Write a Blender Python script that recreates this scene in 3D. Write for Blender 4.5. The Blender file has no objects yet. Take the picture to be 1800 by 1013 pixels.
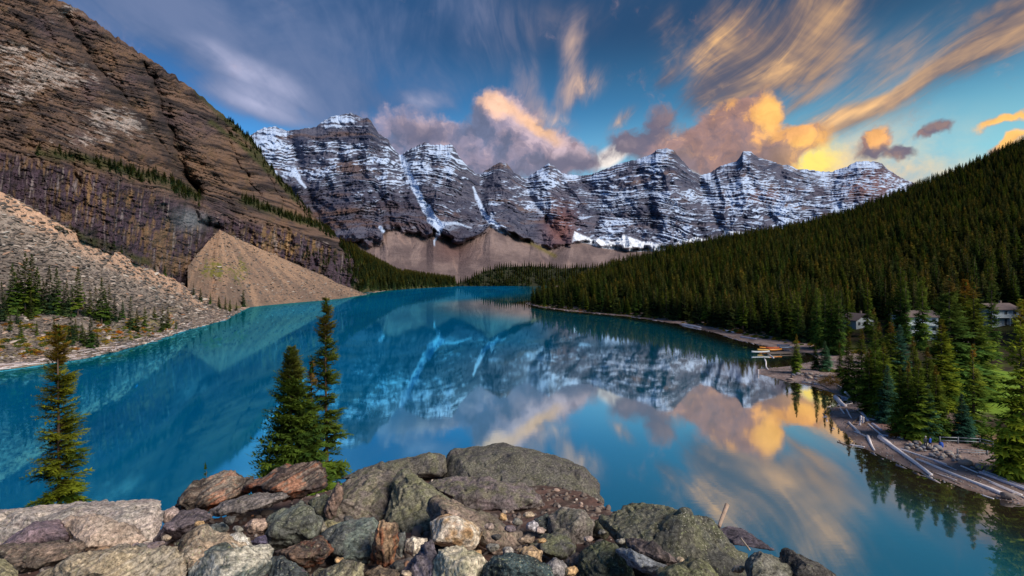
import bpy, bmesh, math, random
import numpy as np
from mathutils import Vector, Matrix
random.seed(7); np.random.seed(7)
scene = bpy.context.scene
COL = scene.collection
R = math.radians

# ---------------------------------------------------------------- camera
EYE = 25.0            # camera height above the lake (lake surface is z = 0)
cam_d = bpy.data.cameras.new('camera'); cam = bpy.data.objects.new('camera', cam_d); COL.objects.link(cam)
cam.location = (0, 0, EYE); cam.rotation_euler = (R(90), 0, 0)
cam_d.sensor_width = 36; cam_d.lens = 18; cam_d.shift_y = -0.0125
cam_d.clip_start = 0.05; cam_d.clip_end = 60000
scene.camera = cam
def at(px, py, Y):    # world point seen at a pixel of the 1800 x 1013 photograph, Y metres in front of the camera
    return ((px - 900) / 900 * Y, Y, EYE + (484 - py) / 900 * Y)

# ---------------------------------------------------------------- exposure
scene.view_settings.view_transform = 'Standard'; scene.view_settings.look = 'None'
scene.view_settings.exposure = 0.22; scene.view_settings.gamma = 1.0
scene.view_settings.use_curve_mapping = False
scene.render.engine = 'CYCLES'
scene.cycles.use_denoising = True
scene.cycles.max_bounces = 5; scene.cycles.diffuse_bounces = 2; scene.cycles.glossy_bounces = 3
scene.cycles.transparent_max_bounces = 4
scene.cycles.sample_clamp_indirect = 4

# ---------------------------------------------------------------- node helpers
def lin(r, g, b):     # sRGB 0..255 to linear
    f = lambda c: (c/255/12.92) if c/255 <= .04045 else ((c/255+.055)/1.055)**2.4
    return (f(r), f(g), f(b))
class NT:
    def __init__(s, tree): s.t = tree; s.n = tree.nodes; s.l = tree.links
    def node(s, typ, **kw):
        n = s.n.new(typ)
        for k, v in kw.items(): setattr(n, k, v)
        return n
    def put(s, sock, v):
        if v is None: return
        if hasattr(v, 'is_output'): s.l.new(v, sock)
        else:
            if isinstance(v, tuple) and len(v) == 3 and sock.type == 'RGBA': v = v + (1,)
            sock.default_value = v
    def m(s, op, a, b=None, c=None, clamp=False):
        n = s.node('ShaderNodeMath', operation=op); n.use_clamp = clamp
        s.put(n.inputs[0], a); s.put(n.inputs[1], b); s.put(n.inputs[2], c)
        return n.outputs[0]
    def vm(s, op, a, b=None, out=0):
        n = s.node('ShaderNodeVectorMath', operation=op)
        s.put(n.inputs[0], a)
        if op == 'SCALE': s.put(n.inputs['Scale'], b)
        else: s.put(n.inputs[1], b)
        return n.outputs[out]
    def mix(s, f, a, b, mode='MIX'):
        n = s.node('ShaderNodeMix', data_type='RGBA', blend_type=mode); n.clamp_factor = True
        s.put(n.inputs[0], f); s.put(n.inputs[6], a); s.put(n.inputs[7], b)
        return n.outputs[2]
    def noise(s, vec, scale, detail=4, rough=.5, dist=0, dim='3D'):
        n = s.node('ShaderNodeTexNoise', noise_dimensions=dim)
        s.put(n.inputs['Vector'], vec); n.inputs['Scale'].default_value = scale
        n.inputs['Detail'].default_value = detail; n.inputs['Roughness'].default_value = rough
        n.inputs['Distortion'].default_value = dist
        return n.outputs
    def ss(s, x, a, b, lo=0., hi=1.):
        n = s.node('ShaderNodeMapRange', interpolation_type='SMOOTHSTEP')
        s.put(n.inputs[0], x); n.inputs[1].default_value = a; n.inputs[2].default_value = b
        n.inputs[3].default_value = lo; n.inputs[4].default_value = hi
        return n.outputs[0]
    def comb(s, x, y, z=0.):
        n = s.node('ShaderNodeCombineXYZ'); s.put(n.inputs[0], x); s.put(n.inputs[1], y); s.put(n.inputs[2], z)
        return n.outputs[0]
    def sep(s, v):
        n = s.node('ShaderNodeSeparateXYZ'); s.put(n.inputs[0], v); return n.outputs
    def ramp(s, f, stops):
        n = s.node('ShaderNodeValToRGB'); s.put(n.inputs[0], f); e = n.color_ramp.elements
        while len(e) < len(stops): e.new(.5)
        for el, (p, c) in zip(e, stops): el.position = p; el.color = (c[0], c[1], c[2], 1)
        return n.outputs[0]
    def blob(s, vec, cx, cy, rx, ry, ang, w=1.0):   # soft ellipse given by pixel centre and radii, on the sky sphere
        az = math.atan((cx-900)/900); ca = math.cos(az)
        el = math.atan((484-cy)/900*ca)
        k = 1/900
        mp = s.node('ShaderNodeMapping', vector_type='TEXTURE')
        s.put(mp.inputs[0], vec); mp.inputs[1].default_value = (az, el, 0)
        mp.inputs[2].default_value = (0, 0, R(ang))
        mp.inputs[3].default_value = (rx*k*ca*math.sqrt(ca), ry*k*ca, 1)
        g = s.node('ShaderNodeTexGradient', gradient_type='SPHERICAL'); s.l.new(mp.outputs[0], g.inputs[0])
        return s.m('MULTIPLY', g.outputs['Fac'], w) if w != 1 else g.outputs['Fac']
    def sum(s, xs):
        r = xs[0]
        for x in xs[1:]: r = s.m('ADD', r, x)
        return r

# ---------------------------------------------------------------- world: dusk sky with cirrus and cumulus
SUN_AZ, SUN_EL = 126., 38.     # degrees clockwise from +Y (the view), and up
world = bpy.data.worlds.new('World'); scene.world = world; world.use_nodes = True
w = NT(world.node_tree); w.n.clear()
gen = w.node('ShaderNodeTexCoord').outputs['Generated']
X_, Y_, Z_ = w.sep(gen)
az = w.m('ARCTAN2', X_, Y_)
el = w.m('ARCSINE', Z_)
ae = w.comb(az, el)
nwarp = w.noise(ae, 5.0, 4, .55)[1]
warp = w.vm('SCALE', w.vm('SUBTRACT', nwarp, (.5, .5, .5)), .055)
aew = w.vm('MULTIPLY', w.vm('ADD', ae, warp), (1, 1, 0))
nwarp2 = w.noise(ae, 16.0, 4, .6)[1]
warp2 = w.vm('SCALE', w.vm('SUBTRACT', nwarp2, (.5, .5, .5)), .05)
aec = w.vm('MULTIPLY', w.vm('ADD', ae, warp2), (1, 1, 0))
# base gradient: by elevation and azimuth (the sun has just set on the right)
f_el = w.ss(el, .0, .62)
f_az = w.ss(az, -.9, .8)
low = w.mix(f_az, lin(64, 150, 226), lin(140, 200, 205))
mid = w.mix(f_az, lin(44, 112, 182), lin(64, 128, 160))
high = w.mix(f_az, lin(30, 72, 118), lin(30, 54, 76))
base = w.mix(w.ss(el, .15, .33), low, mid)
base = w.mix(w.ss(el, .24, .45), base, high)
sky = w.node('ShaderNodeTexSky'); sky.sky_type = 'NISHITA'; sky.sun_disc = False
sky.sun_elevation = R(SUN_EL); sky.sun_rotation = R(SUN_AZ)
nish = w.vm('MULTIPLY', sky.outputs[0], (.008, .014, .02))
col = w.vm('ADD', w.vm('SCALE', base, .92), nish)
# glow where the sun went down
col = w.mix(w.ss(w.sum([w.blob(aew, 1440, 300, 300, 90, 8, .8), w.blob(aew, 1610, 322, 260, 50, 0, .6)]), .0, .9), col, w.mix(w.ss(w.noise(aew, 9., 6, .65)[0], .36, .64), lin(150, 178, 190), lin(242, 204, 150)))
col = w.mix(w.ss(w.m('MULTIPLY', w.blob(aec, 1424, 290, 74, 42, 30, 1.3), w.ss(w.noise(aec, 26., 5, .6)[0], .3, .62, .45, 1.15)), .0, 1.), col, lin(255, 226, 120))
# cirrus, drawn out in long bands along the wind (a flat high layer seen in perspective)
zz = w.m('ADD', w.m('MAXIMUM', Z_, 0.0), .10)
pl = w.comb(w.m('DIVIDE', X_, zz), w.m('DIVIDE', Y_, zz))
pl = w.vm('ADD', pl, w.vm('SCALE', w.vm('SUBTRACT', w.noise(ae, 3.0, 1, .4)[1], (.5, .5, .5)), .55))
plr = w.node('ShaderNodeMapping'); w.put(plr.inputs[0], pl); plr.inputs[2].default_value = (0, 0, R(10)); plr.inputs[3].default_value = (1.1, .42, 1)
streak = w.noise(plr.outputs[0], 1.5, 5, .55, .5)[0]
plf = w.node('ShaderNodeMapping'); w.put(plf.inputs[0], pl); plf.inputs[2].default_value = (0, 0, R(14)); plf.inputs[3].default_value = (11, 1.9, 1)
fine = w.noise(plf.outputs[0], 1.6, 4, .6, .8)[0]
CIRRUS = [  # px, py, rx, ry, angle (deg, counter-clockwise), weight
 (250, 20, 460, 110, -24, 1.1), (560, 110, 360, 110, -20, 1.05), (700, 40, 300, 110, -20, .55), (960, 30, 260, 60, 0, .3), (440, 128, 135, 34, -20, .8), (450, 192, 110, 26, -14, .8),
 (620, 190, 190, 60, -10, .55), (745, 178, 60, 26, 0, .5), (840, 20, 150, 60, -40, .35),
 (1003, 100, 34, 95, -6, .75), (1022, 150, 66, 38, 30, 1.0), (928, 168, 34, 70, 8, .75), (1092, 208, 56, 19, 42, .95), (970, 208, 60, 34, -20, .7),
 (1165, 140, 60, 24, 38, .7), (1168, 75, 36, 80, -12, .7),
 (1250, 85, 68, 170, -40, 1.0), (1345, 105, 215, 78, 30, 1.0), (1400, 50, 220, 100, 24, .85), (1330, 140, 170, 50, 10, .8),
 (1430, 145, 120, 32, 30, .6), (1600, 160, 200, 18, 26, .5), (1520, 196, 150, 20, 18, .5), (1560, 120, 260, 60, 26, .4), (1400, 190, 50, 16, 45, .5),
 (1750, 75, 240, 64, 34, .7), (1690, 120, 230, 40, 26, .5), (1790, 10, 170, 70, 40, .8), (1300, 225, 60, 20, 20, .4), (1470, 222, 120, 36, 8, .8)]
cb = w.sum([w.blob(aew, *b) for b in CIRRUS])
tex = w.m('ADD', w.m('MULTIPLY', w.m('SUBTRACT', streak, .5), 1.7), w.m('MULTIPLY', w.m('SUBTRACT', fine, .5), w.ss(az, -.35, .25, .30, .85)))
soft = w.noise(ae, 4.0, 5, .6, .6)[0]
gen_c = w.ss(el, .75, 1.2, 0, .35)      # the same high veil goes on overhead
cbb = w.m('ADD', cb, gen_c)
cd = w.m('ADD', cbb, w.m('MULTIPLY', w.m('ADD', tex, w.m('MULTIPLY', w.m('SUBTRACT', soft, .5), 1.5)), w.ss(cbb, 0, .5, .12, 1.0)))
ca_ = w.ss(cd, -.02, 1.15)
bandl = w.ss(w.m('ADD', tex, w.m('MULTIPLY', w.m('SUBTRACT', soft, .5), 1.6)), -.40, .50)
hl = w.sum([w.blob(aew, *b) for b in [(450, 134, 150, 40, -20, 1.0), (455, 192, 120, 30, -14, .8), (1030, 152, 60, 34, 35, 1.3), (1003, 100, 30, 70, -6, .7), (1095, 206, 54, 18, 42, 1.4), (975, 212, 46, 22, -20, 1.1), (745, 178, 60, 26, 0, .9),
     (1245, 95, 40, 150, -38, 1.2), (1420, 66, 150, 22, 34, .8), (1330, 140, 120, 30, 12, 1.0), (1540, 190, 130, 14, 18, .55), (1600, 140, 130, 12, 28, .3), (1750, 80, 120, 30, 34, .35), (1440, 222, 70, 20, 20, .9), (1175, 90, 24, 60, -12, .9)]])
cdark = w.mix(w.ss(az, -.1, .45), lin(70, 98, 140), lin(88, 88, 104))
clight = w.mix(w.ss(az, -.25, .35), lin(176, 178, 206), lin(246, 192, 130))
cl = w.m('ADD', w.m('MULTIPLY', bandl, w.ss(az, -.3, .3, .22, .55)), w.m('MULTIPLY', w.ss(hl, .0, 1.1), w.m('ADD', .08, w.m('MULTIPLY', bandl, .90))))
ccol = w.mix(cl, cdark, clight)
col = w.mix(w.m('MULTIPLY', ca_, .93), col, ccol)
# cumulus: a node group for the density, evaluated at the point and a step towards the sunken sun
CUM = [(760, 262, 130, 62, 5, .95), (872, 232, 80, 80, 0, 1.0), (866, 190, 46, 46, -30, 1.0), (925, 226, 90, 50, -28, 1.05), (975, 270, 120, 46, -10, 1.0), (860, 290, 190, 50, 0, .9),
 (700, 222, 110, 40, 0, .75), (640, 250, 60, 26, 0, .5), (1160, 216, 50, 34, 5, .95), (1098, 252, 60, 34, -10, 1.0), (1180, 262, 110, 38, 5, .8),
 (1262, 240, 90, 62, 25, 1.05), (1312, 205, 66, 56, 10, 1.05), (1345, 188, 42, 38, 70, .95), (1330, 250, 90, 52, 0, 1.0), (1240, 290, 110, 44, 0, .95), (1415, 244, 70, 34, 12, 1.0), (1390, 268, 66, 34, 20, .7),
 (1530, 260, 52, 30, 0, 1.1), (1544, 245, 30, 24, 0, .9), (1585, 268, 36, 15, 0, .9), (1655, 222, 42, 17, 4, 1.0), (1765, 214, 80, 14, 8, 1.05), (1620, 240, 26, 10, 20, .7),
 (1770, 255, 60, 20, 28, 1.2), (1740, 238, 30, 8, 0, .4)]
grp = bpy.data.node_groups.new('cloud_density', 'ShaderNodeTree')
grp.interface.new_socket('Vector', in_out='INPUT', socket_type='NodeSocketVector')
grp.interface.new_socket('Density', in_out='OUTPUT', socket_type='NodeSocketFloat')
g = NT(grp); gi = g.node('NodeGroupInput'); go = g.node('NodeGroupOutput')
gv = gi.outputs[0]
gb = g.sum([g.blob(gv, *b) for b in CUM])
# the same kind of low cloud goes on round the horizon outside the picture
ga_, ge_, _ = g.sep(gv)
ring = g.m('MULTIPLY', g.ss(g.m('ABSOLUTE', ga_), .95, 1.3), g.m('MULTIPLY', g.ss(ge_, .05, .16), g.ss(ge_, .34, .20)))
big = g.noise(gv, 3.2, 2, .5)[0]
gb = g.m('ADD', gb, g.m('MULTIPLY', ring, g.ss(big, .45, .7)))
gn = g.noise(gv, 13.0, 7, .60, .25)[0]
gn2 = g.noise(gv, 42.0, 4, .6)[0]
gd = g.m('ADD', gb, g.m('ADD', g.m('MULTIPLY', g.m('SUBTRACT', gn, .5), 1.45), g.m('MULTIPLY', g.m('SUBTRACT', gn2, .5), .30)))
g.l.new(gd, go.inputs[0])
def dens(v):
    n = w.node('ShaderNodeGroup'); n.node_tree = grp; w.l.new(v, n.inputs[0]); return n.outputs[0]
d0 = dens(aec)
dl = dens(w.vm('ADD', aec, (.022, .016, 0)))
ka = w.ss(d0, .12, .66)
fdet = w.noise(aec, 34.0, 5, .62, .3)[0]
edge = w.ss(w.m('ADD', w.m('MULTIPLY', w.m('SUBTRACT', d0, dl), .62), w.m('MULTIPLY', w.m('SUBTRACT', fdet, .5), 1.35)), -.42, .62)
warm = w.ss(az, -.12, .42)
kshade = w.mix(warm, lin(104, 112, 140), lin(132, 110, 114))
kmid = w.mix(warm, lin(146, 138, 160), lin(160, 124, 116))
klit = w.mix(w.ss(az, .12, .44), lin(196, 172, 180), lin(242, 176, 108))
kc = w.mix(w.ss(edge, 0., .5), kshade, kmid)
kc = w.mix(w.ss(edge, .50, 1.), kc, klit)
kh = w.sum([w.blob(aec, *b) for b in [(1352, 196, 34, 56, 0, 1.1), (1405, 268, 90, 34, 20, 1.), (1540, 290, 70, 22, 0, 1.), (1766, 214, 90, 26, 8, 1.2), (1770, 252, 80, 26, 28, 1.), (866, 184, 50, 30, -30, 1.2), (940, 218, 90, 20, -30, 1.1), (1330, 260, 60, 30, 0, .4), (1200, 275, 60, 24, 0, .4)]])
kc = w.mix(w.m('MULTIPLY', w.ss(kh, .1, .9), w.ss(edge, .15, .8, .25, .95)), kc, w.mix(warm, lin(244, 196, 168), lin(250, 190, 104)))
kc = w.vm('SCALE', kc, w.ss(w.noise(aec, 22.0, 6, .62)[0], .3, .7, .80, 1.16))
# grey hearts of the small clouds
kg = w.sum([w.blob(aec, *b) for b in [(1160, 216, 60, 40, 0, 1.), (1098, 254, 70, 36, 0, 1.), (1545, 268, 60, 18, 0, .9), (1655, 222, 50, 22, 0, 1.2), (1600, 268, 46, 18, 0, 1.), (1010, 284, 90, 26, 0, .8), (740, 235, 110, 40, 0, .6)]])
kc = w.mix(w.m('MULTIPLY', w.ss(kg, .05, .6), .8), kc, lin(94, 94, 116))
# pale low haze behind the peaks in the middle of the picture
hz = w.sum([w.blob(aew, 830, 296, 220, 34, 0, .8), w.blob(aew, 1075, 276, 50, 26, 30, 1.3), w.blob(aew, 1230, 296, 120, 30, 0, .5)])
col = w.mix(w.m('MULTIPLY', w.ss(hz, .05, .8), .85), col, w.mix(w.ss(az, -.05, .15), lin(224, 190, 192), lin(255, 238, 224)))
col = w.mix(w.m('MULTIPLY', ka, .96), col, kc)
# below the horizon: dim ground colour
col = w.mix(w.ss(el, -.02, .0), lin(40, 50, 52), col)
bg = w.node('ShaderNodeBackground'); bg.inputs[1].default_value = 0.1
w.l.new(w.vm('SCALE', col, 10.0), bg.inputs[0])
wo = w.node('ShaderNodeOutputWorld'); w.l.new(bg.outputs[0], wo.inputs[0])

# ---------------------------------------------------------------- sun: soft dusk light
sd = bpy.data.lights.new('sun', 'SUN'); sd.energy = 3.7; sd.angle = R(36); sd.color = (1.0, .90, .80)
sun = bpy.data.objects.new('sun', sd); COL.objects.link(sun)
_d = Vector((math.sin(R(SUN_AZ))*math.cos(R(SUN_EL)), math.cos(R(SUN_AZ))*math.cos(R(SUN_EL)), math.sin(R(SUN_EL))))
sun.rotation_euler = (-_d).to_track_quat('-Z', 'Y').to_euler(); sun.location = (60, -60, 90)
# ---------------------------------------------------------------- numpy noise
_rs = np.random.RandomState(11)
_P = np.concatenate([_rs.permutation(256)]*3).astype(np.int32)
_G = _rs.normal(size=(256, 3)).astype(np.float32); _G /= np.linalg.norm(_G, axis=1)[:, None]
def perlin(x, y, z):
    x = np.asarray(x, np.float32); y = np.asarray(y, np.float32); z = np.asarray(z, np.float32)
    x, y, z = np.broadcast_arrays(x, y, z)
    xi = np.floor(x); yi = np.floor(y); zi = np.floor(z)
    xf = x-xi; yf = y-yi; zf = z-zi
    xi = xi.astype(np.int32) & 255; yi = yi.astype(np.int32) & 255; zi = zi.astype(np.int32) & 255
    u = xf*xf*xf*(xf*(xf*6-15)+10); v = yf*yf*yf*(yf*(yf*6-15)+10); t = zf*zf*zf*(zf*(zf*6-15)+10)
    res = 0
    for dx in (0, 1):
        A = _P[xi+dx]; wx = u if dx else 1-u
        for dy in (0, 1):
            B = _P[A+yi+dy]; wy = v if dy else 1-v
            for dz in (0, 1):
                gq = _G[_P[B+zi+dz]]; wz = t if dz else 1-t
                res = res + wx*wy*wz*(gq[..., 0]*(xf-dx)+gq[..., 1]*(yf-dy)+gq[..., 2]*(zf-dz))
    return res*1.6
def fbm(x, y, z, o=4, gain=.5):
    r = 0; a = 1; s = 0
    for i in range(o):
        f = 2.03**i
        r = r + a*perlin(x*f+17.3*i, y*f+5.1*i, z*f-9.7*i); s += a; a *= gain
    return r/s
def ridged(x, y, z, o=4, gain=.55):
    r = 0; a = 1; s = 0
    for i in range(o):
        f = 2.1**i
        r = r + a*(1-2*np.abs(perlin(x*f+31.7*i, y*f-8.3*i, z*f+3.9*i))); s += a; a *= gain
    return r/s
def sst(x, a, b):
    t = np.clip((x-a)/(b-a), 0, 1); return t*t*(3-2*t)
def mixc(a, b, f):
    return a*(1-f[..., None]) + b*f[..., None]
def L(r, g_, b): return np.array(lin(r, g_, b), np.float32)
def seg_dist(px, py, pts):    # distance to a polyline, and position along it (0..1)
    best = np.full(px.shape, 1e9, np.float32); pos = np.zeros(px.shape, np.float32); n = len(pts)-1
    for i in range(n):
        ax, ay = pts[i][:2]; bx, by = pts[i+1][:2]; dx, dy = bx-ax, by-ay
        t = np.clip(((px-ax)*dx+(py-ay)*dy)/(dx*dx+dy*dy), 0, 1)
        d = np.hypot(px-ax-t*dx, py-ay-t*dy)
        q = d < best; best = np.where(q, d, best); pos = np.where(q, (i+t)/n, pos)
    return best, pos

# ---------------------------------------------------------------- object helpers
def tag(o, label=None, cat=None, group=None, kind=None):
    if label: o['label'] = label
    if cat: o['category'] = cat
    if group: o['group'] = group
    if kind: o['kind'] = kind
    return o
def link(name, me, mat=None, parent=None, loc=None):
    o = bpy.data.objects.new(name, me); COL.objects.link(o)
    if mat is not None and not me.materials: me.materials.append(mat)
    if parent is not None: o.parent = parent
    if loc is not None: o.location = loc
    return o
def empty(name, loc, rz=0, s=1):
    o = bpy.data.objects.new(name, None); COL.objects.link(o); o.location = loc; o.rotation_euler = (0, 0, rz); o.scale = (s, s, s)
    o.empty_display_size = .3
    return o
def mesh_from(name, V, F, col=None, smooth=False):   # V (n,3), F (m,k)
    me = bpy.data.meshes.new(name); V = np.ascontiguousarray(V, np.float32); F = np.ascontiguousarray(F, np.int32)
    m, k = F.shape
    me.vertices.add(len(V)); me.vertices.foreach_set('co', V.ravel())
    me.loops.add(m*k); me.loops.foreach_set('vertex_index', F.ravel())
    me.polygons.add(m); me.polygons.foreach_set('loop_start', np.arange(0, m*k, k, dtype=np.int32))
    me.polygons.foreach_set('use_smooth', np.full(m, smooth, bool))
    me.update(calc_edges=True)
    if col is not None: set_col(me, col)
    return me
def set_col(me, col):
    a = me.color_attributes.new('Col', 'FLOAT_COLOR', 'POINT')
    if col.shape[1] == 3: col = np.hstack([col, np.zeros((len(col), 1), np.float32)])
    a.data.foreach_set('color', np.ascontiguousarray(col, np.float32).ravel())
def grid_faces(nr, nc):
    i = np.arange(nr*nc).reshape(nr, nc)
    return np.stack([i[:-1, :-1], i[:-1, 1:], i[1:, 1:], i[1:, :-1]], -1).reshape(-1, 4)
def normals(Pt):
    du = np.gradient(Pt, axis=1); dv = np.gradient(Pt, axis=0)
    n = np.cross(du, dv); return n/np.maximum(np.linalg.norm(n, axis=-1, keepdims=True), 1e-9)

# ---------------------------------------------------------------- materials
def new_mat(name):
    m = bpy.data.materials.new(name); m.use_nodes = True; m.node_tree.nodes.clear(); t = NT(m.node_tree)
    return m, t
def finish(t, col, rough=.85, bump=None, bstr=.5, bdist=1., spec=.3, extra=None):
    b = t.node('ShaderNodeBsdfPrincipled'); t.put(b.inputs['Base Color'], col); t.put(b.inputs['Roughness'], rough)
    b.inputs['Specular IOR Level'].default_value = spec
    if bump is not None:
        bn = t.node('ShaderNodeBump'); bn.inputs['Strength'].default_value = bstr; bn.inputs['Distance'].default_value = bdist
        t.put(bn.inputs['Height'], bump); t.l.new(bn.outputs[0], b.inputs['Normal'])
    for k, v in (extra or {}).items(): t.put(b.inputs[k], v)
    o = t.node('ShaderNodeOutputMaterial'); t.l.new(b.outputs[0], o.inputs[0])
    return b
def terrain_mat(name, sc, bdist, contrast=.5, strat=(1, 1, 4)):
    m, t = new_mat(name)
    at_ = t.node('ShaderNodeAttribute', attribute_name='Col')
    pos = t.node('ShaderNodeNewGeometry').outputs['Position']
    sp = t.vm('MULTIPLY', pos, strat)
    n1 = t.noise(sp, sc, 6, .65)[0]; n2 = t.noise(pos, sc*4.3, 4, .6)[0]
    f = t.m('ADD', t.m('MULTIPLY', n1, .65), t.m('MULTIPLY', n2, .35))
    k = t.m('ADD', 1.0, t.m('MULTIPLY', t.m('SUBTRACT', f, .5), contrast*4))
    k = t.m('MAXIMUM', k, .25)
    c = t.vm('SCALE', at_.outputs['Color'], k)
    finish(t, c, .9, f, .9, bdist, .15)
    return m
M = {}
M['far_rock'] = terrain_mat('far_mountain_rock', .045, 7, .28, (1, 1, 3))
M['near_rock'] = terrain_mat('left_mountain_rock', .16, 2.6, .42, (.8, .8, 2.6))
M['scree'] = terrain_mat('scree_stones', .55, .9, .62, (1, 1, 1.3))
M['ground'] = terrain_mat('shore_ground', 1.3, .12, .40, (1, 1, 1))

# ---------------------------------------------------------------- the lake (structure)
SHORE_R = [(60, 38), (55.4, 55.4), (53, 59.8), (51.2, 67), (50.8, 75), (53.5, 84), (55.8, 90), (60, 96.5), (67.5, 100), (68.5, 106), (67.5, 116),
           (63.5, 125), (62.2, 130), (65, 136), (77, 141), (92, 152), (95, 164), (90, 176), (87.7, 197), (88, 225), (86, 261), (70, 312), (40, 357), (22, 402), (13, 455), (18, 480), (60, 560), (90, 700), (100, 900), (90, 1184)]
SHORE_L = [(-150, 60), (-142, 100), (-135, 135), (-128, 154), (-133, 186), (-148, 234), (-160, 288), (-187, 351), (-205, 402), (-183, 549), (-191, 662), (-217, 978), (-131, 1184), (90, 1184)]
def pt_seg(x, y, pts): return seg_dist(x, y, pts)[0]
gx = np.linspace(-320, 200, 261); gy = np.linspace(-60, 1260, 331)
GX, GY = np.meshgrid(gx, gy)
dR = pt_seg(GX, GY, SHORE_R)
Vw = np.stack([GX, GY, np.zeros_like(GX)], -1).reshape(-1, 3)
wa = np.zeros((len(Vw), 4), np.float32); wa[:, 0] = np.clip(dR.ravel()/120, 0, 1)
wa[:, 1] = np.clip(np.minimum(dR, pt_seg(GX, GY, SHORE_L)).ravel()/30, 0, 1); wa[:, 3] = 1
lake_me = mesh_from('lake', Vw, grid_faces(len(gy), len(gx)), wa, True)
m, t = new_mat('lake_water')
at_ = t.node('ShaderNodeAttribute', attribute_name='Col')
sr, sg, _ = t.sep(at_.outputs['Color'])
pos = t.node('ShaderNodeNewGeometry').outputs['Position']
nz = t.noise(t.vm('MULTIPLY', pos, (.02, .004, 1)), 1.0, 4, .55)[0]
deep = t.mix(t.ss(nz, .35, .65), (.0, .11, .28), (.0, .18, .41))
off = t.mix(t.ss(sr, .10, .95), (.004, .20, .29), deep)
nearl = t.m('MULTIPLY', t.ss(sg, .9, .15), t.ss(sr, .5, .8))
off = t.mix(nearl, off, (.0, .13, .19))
shallow = t.mix(t.ss(sr, .02, .10), (.055, .040, .026), (.022, .060, .058))
body = t.mix(t.ss(sr, .05, .17), shallow, off)
dif = t.node('ShaderNodeBsdfDiffuse'); t.put(dif.inputs[0], body)
gl = t.node('ShaderNodeBsdfGlossy'); t.put(gl.inputs['Roughness'], t.ss(t.noise(t.vm('MULTIPLY', pos, (.03, .012, 1)), 1., 4, .6)[0], .42, .68, .018, .055))
t.put(gl.inputs[0], t.mix(t.ss(sr, .20, .80), (.94, .94, .92), (.13, .74, 1.0)))
rip = t.noise(t.vm('MULTIPLY', pos, (.5, 1.6, 1)), 1.2, 3, .5)[0]
rip2 = t.noise(t.vm('MULTIPLY', pos, (.05, .12, 1)), 1.0, 3, .5)[0]
bn = t.node('ShaderNodeBump'); bn.inputs['Strength'].default_value = .10; bn.inputs['Distance'].default_value = .012
t.put(bn.inputs['Height'], t.m('ADD', rip, t.m('MULTIPLY', rip2, 2.))); t.l.new(bn.outputs[0], gl.inputs['Normal'])
fr = t.node('ShaderNodeLayerWeight'); fr.inputs[0].default_value = .5
facing = fr.outputs['Facing']          # 0 looking straight down, 1 at grazing angles
fac = t.ss(facing, .25, 1.0, .36, .84)
fac = t.m('MULTIPLY', fac, t.ss(sr, .30, .95, 1.08, .76))
sh = t.node('ShaderNodeMixShader'); t.put(sh.inputs[0], fac); t.l.new(dif.outputs[0], sh.inputs[1]); t.l.new(gl.outputs[0], sh.inputs[2])
o = t.node('ShaderNodeOutputMaterial'); t.l.new(sh.outputs[0], o.inputs[0])
lake = tag(link('lake', lake_me, m), 'still turquoise blue lake mirroring peaks and sunset clouds', kind='structure')

# ---------------------------------------------------------------- terrain lofted between rails
def rail(pts, cols):
    a = np.array(pts, float); return np.stack([np.interp(cols, a[:, 0], a[:, 1]), np.interp(cols, a[:, 0], a[:, 2])], -1)
def loft(cols, rails, rows):
    Rr = [rail(r, cols) for r in rails]
    out = []
    for i in range(len(Rr)-1):
        s = np.linspace(0, 1, rows[i], endpoint=(i == len(Rr)-2))
        for q in s: out.append(Rr[i]*(1-q)+Rr[i+1]*q)
    G_ = np.array(out)                        # rows, cols, (py, Y)
    PX = np.broadcast_to(cols, G_.shape[:2]); PY = G_[..., 0]; Yd = G_[..., 1]
    Pt = np.stack([(PX-900)/900*Yd, Yd, EYE+(484-PY)/900*Yd], -1)
    return PX.astype(np.float32), PY.astype(np.float32), Pt
def ray_disp(P_, d):   # relief in depth: towards the valley the slopes look down on
    v = P_-np.array([0, 0, EYE]); v = v/np.linalg.norm(v, axis=-1, keepdims=True); return P_-v*d[..., None]
def smooth_rows(A, k):
    for _ in range(k): A[1:-1] = (A[:-2]+2*A[1:-1]+A[2:])/4
    return A

# ---- the far range ------------------------------------------------------------
SKY_D = [(380,262,1900),(438,239,2250),(464,224,2300),(484,223,2300),(504,230,2300),(527,227,2250),(554,224,2300),(568,213.5,2350),(581,206,2350),(608,200,2350),(621,199.5,2350),(638,208.5,2320),(648,207.5,2300),(660,225,2280),(665,235,2280),(682,245,2280),(688,257,2290),(698.5,269,2300),(705,272,2350),
 (722,262,2320),(747,250,2300),(759,255.5,2300),(772,254,2300),(782,256.5,2300),(792,253,2300),(799,260.5,2310),(806,274,2330),(823,294,2400),(836,304,2500),(844.5,307.5,2600),(856,297.5,2640),(880,285,2640),(891.5,289,2640),(903,302.5,2660),(922,314,2760),(927,312.5,2800),(943.5,301,2820),(965,287,2820),(977,294,2820),(987,305,2830),(1017,309,2840),
 (1040,307,2820),(1050,302.5,2800),(1090.6,287,2760),(1117.5,281,2740),(1144,272,2720),(1154,264,2710),(1171,260.5,2700),(1184.5,264.5,2700),(1198,281,2720),(1218,302.5,2760),(1231.5,308,2850),(1248,304,2900),(1265,292.5,2920),(1294,284,2950),(1300,277,2950),(1306,266,2950),(1319,266.5,2950),(1332,277,2960),(1359,284,2980),(1372.5,290,2990),(1389,291,3000),(1399,297.5,3010),(1416,298,3030),(1439.6,301,3060),(1460,302.5,3080),(1486.6,294,3100),(1506.7,284,3120),(1537,283.5,3140),(1550,287.5,3150),(1560,297.5,3160),(1584,312.5,3180),(1599,319,3200),(1640,335,3250),(1760,380,3300)]
cols = np.arange(385, 1760, 1.35)
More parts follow.
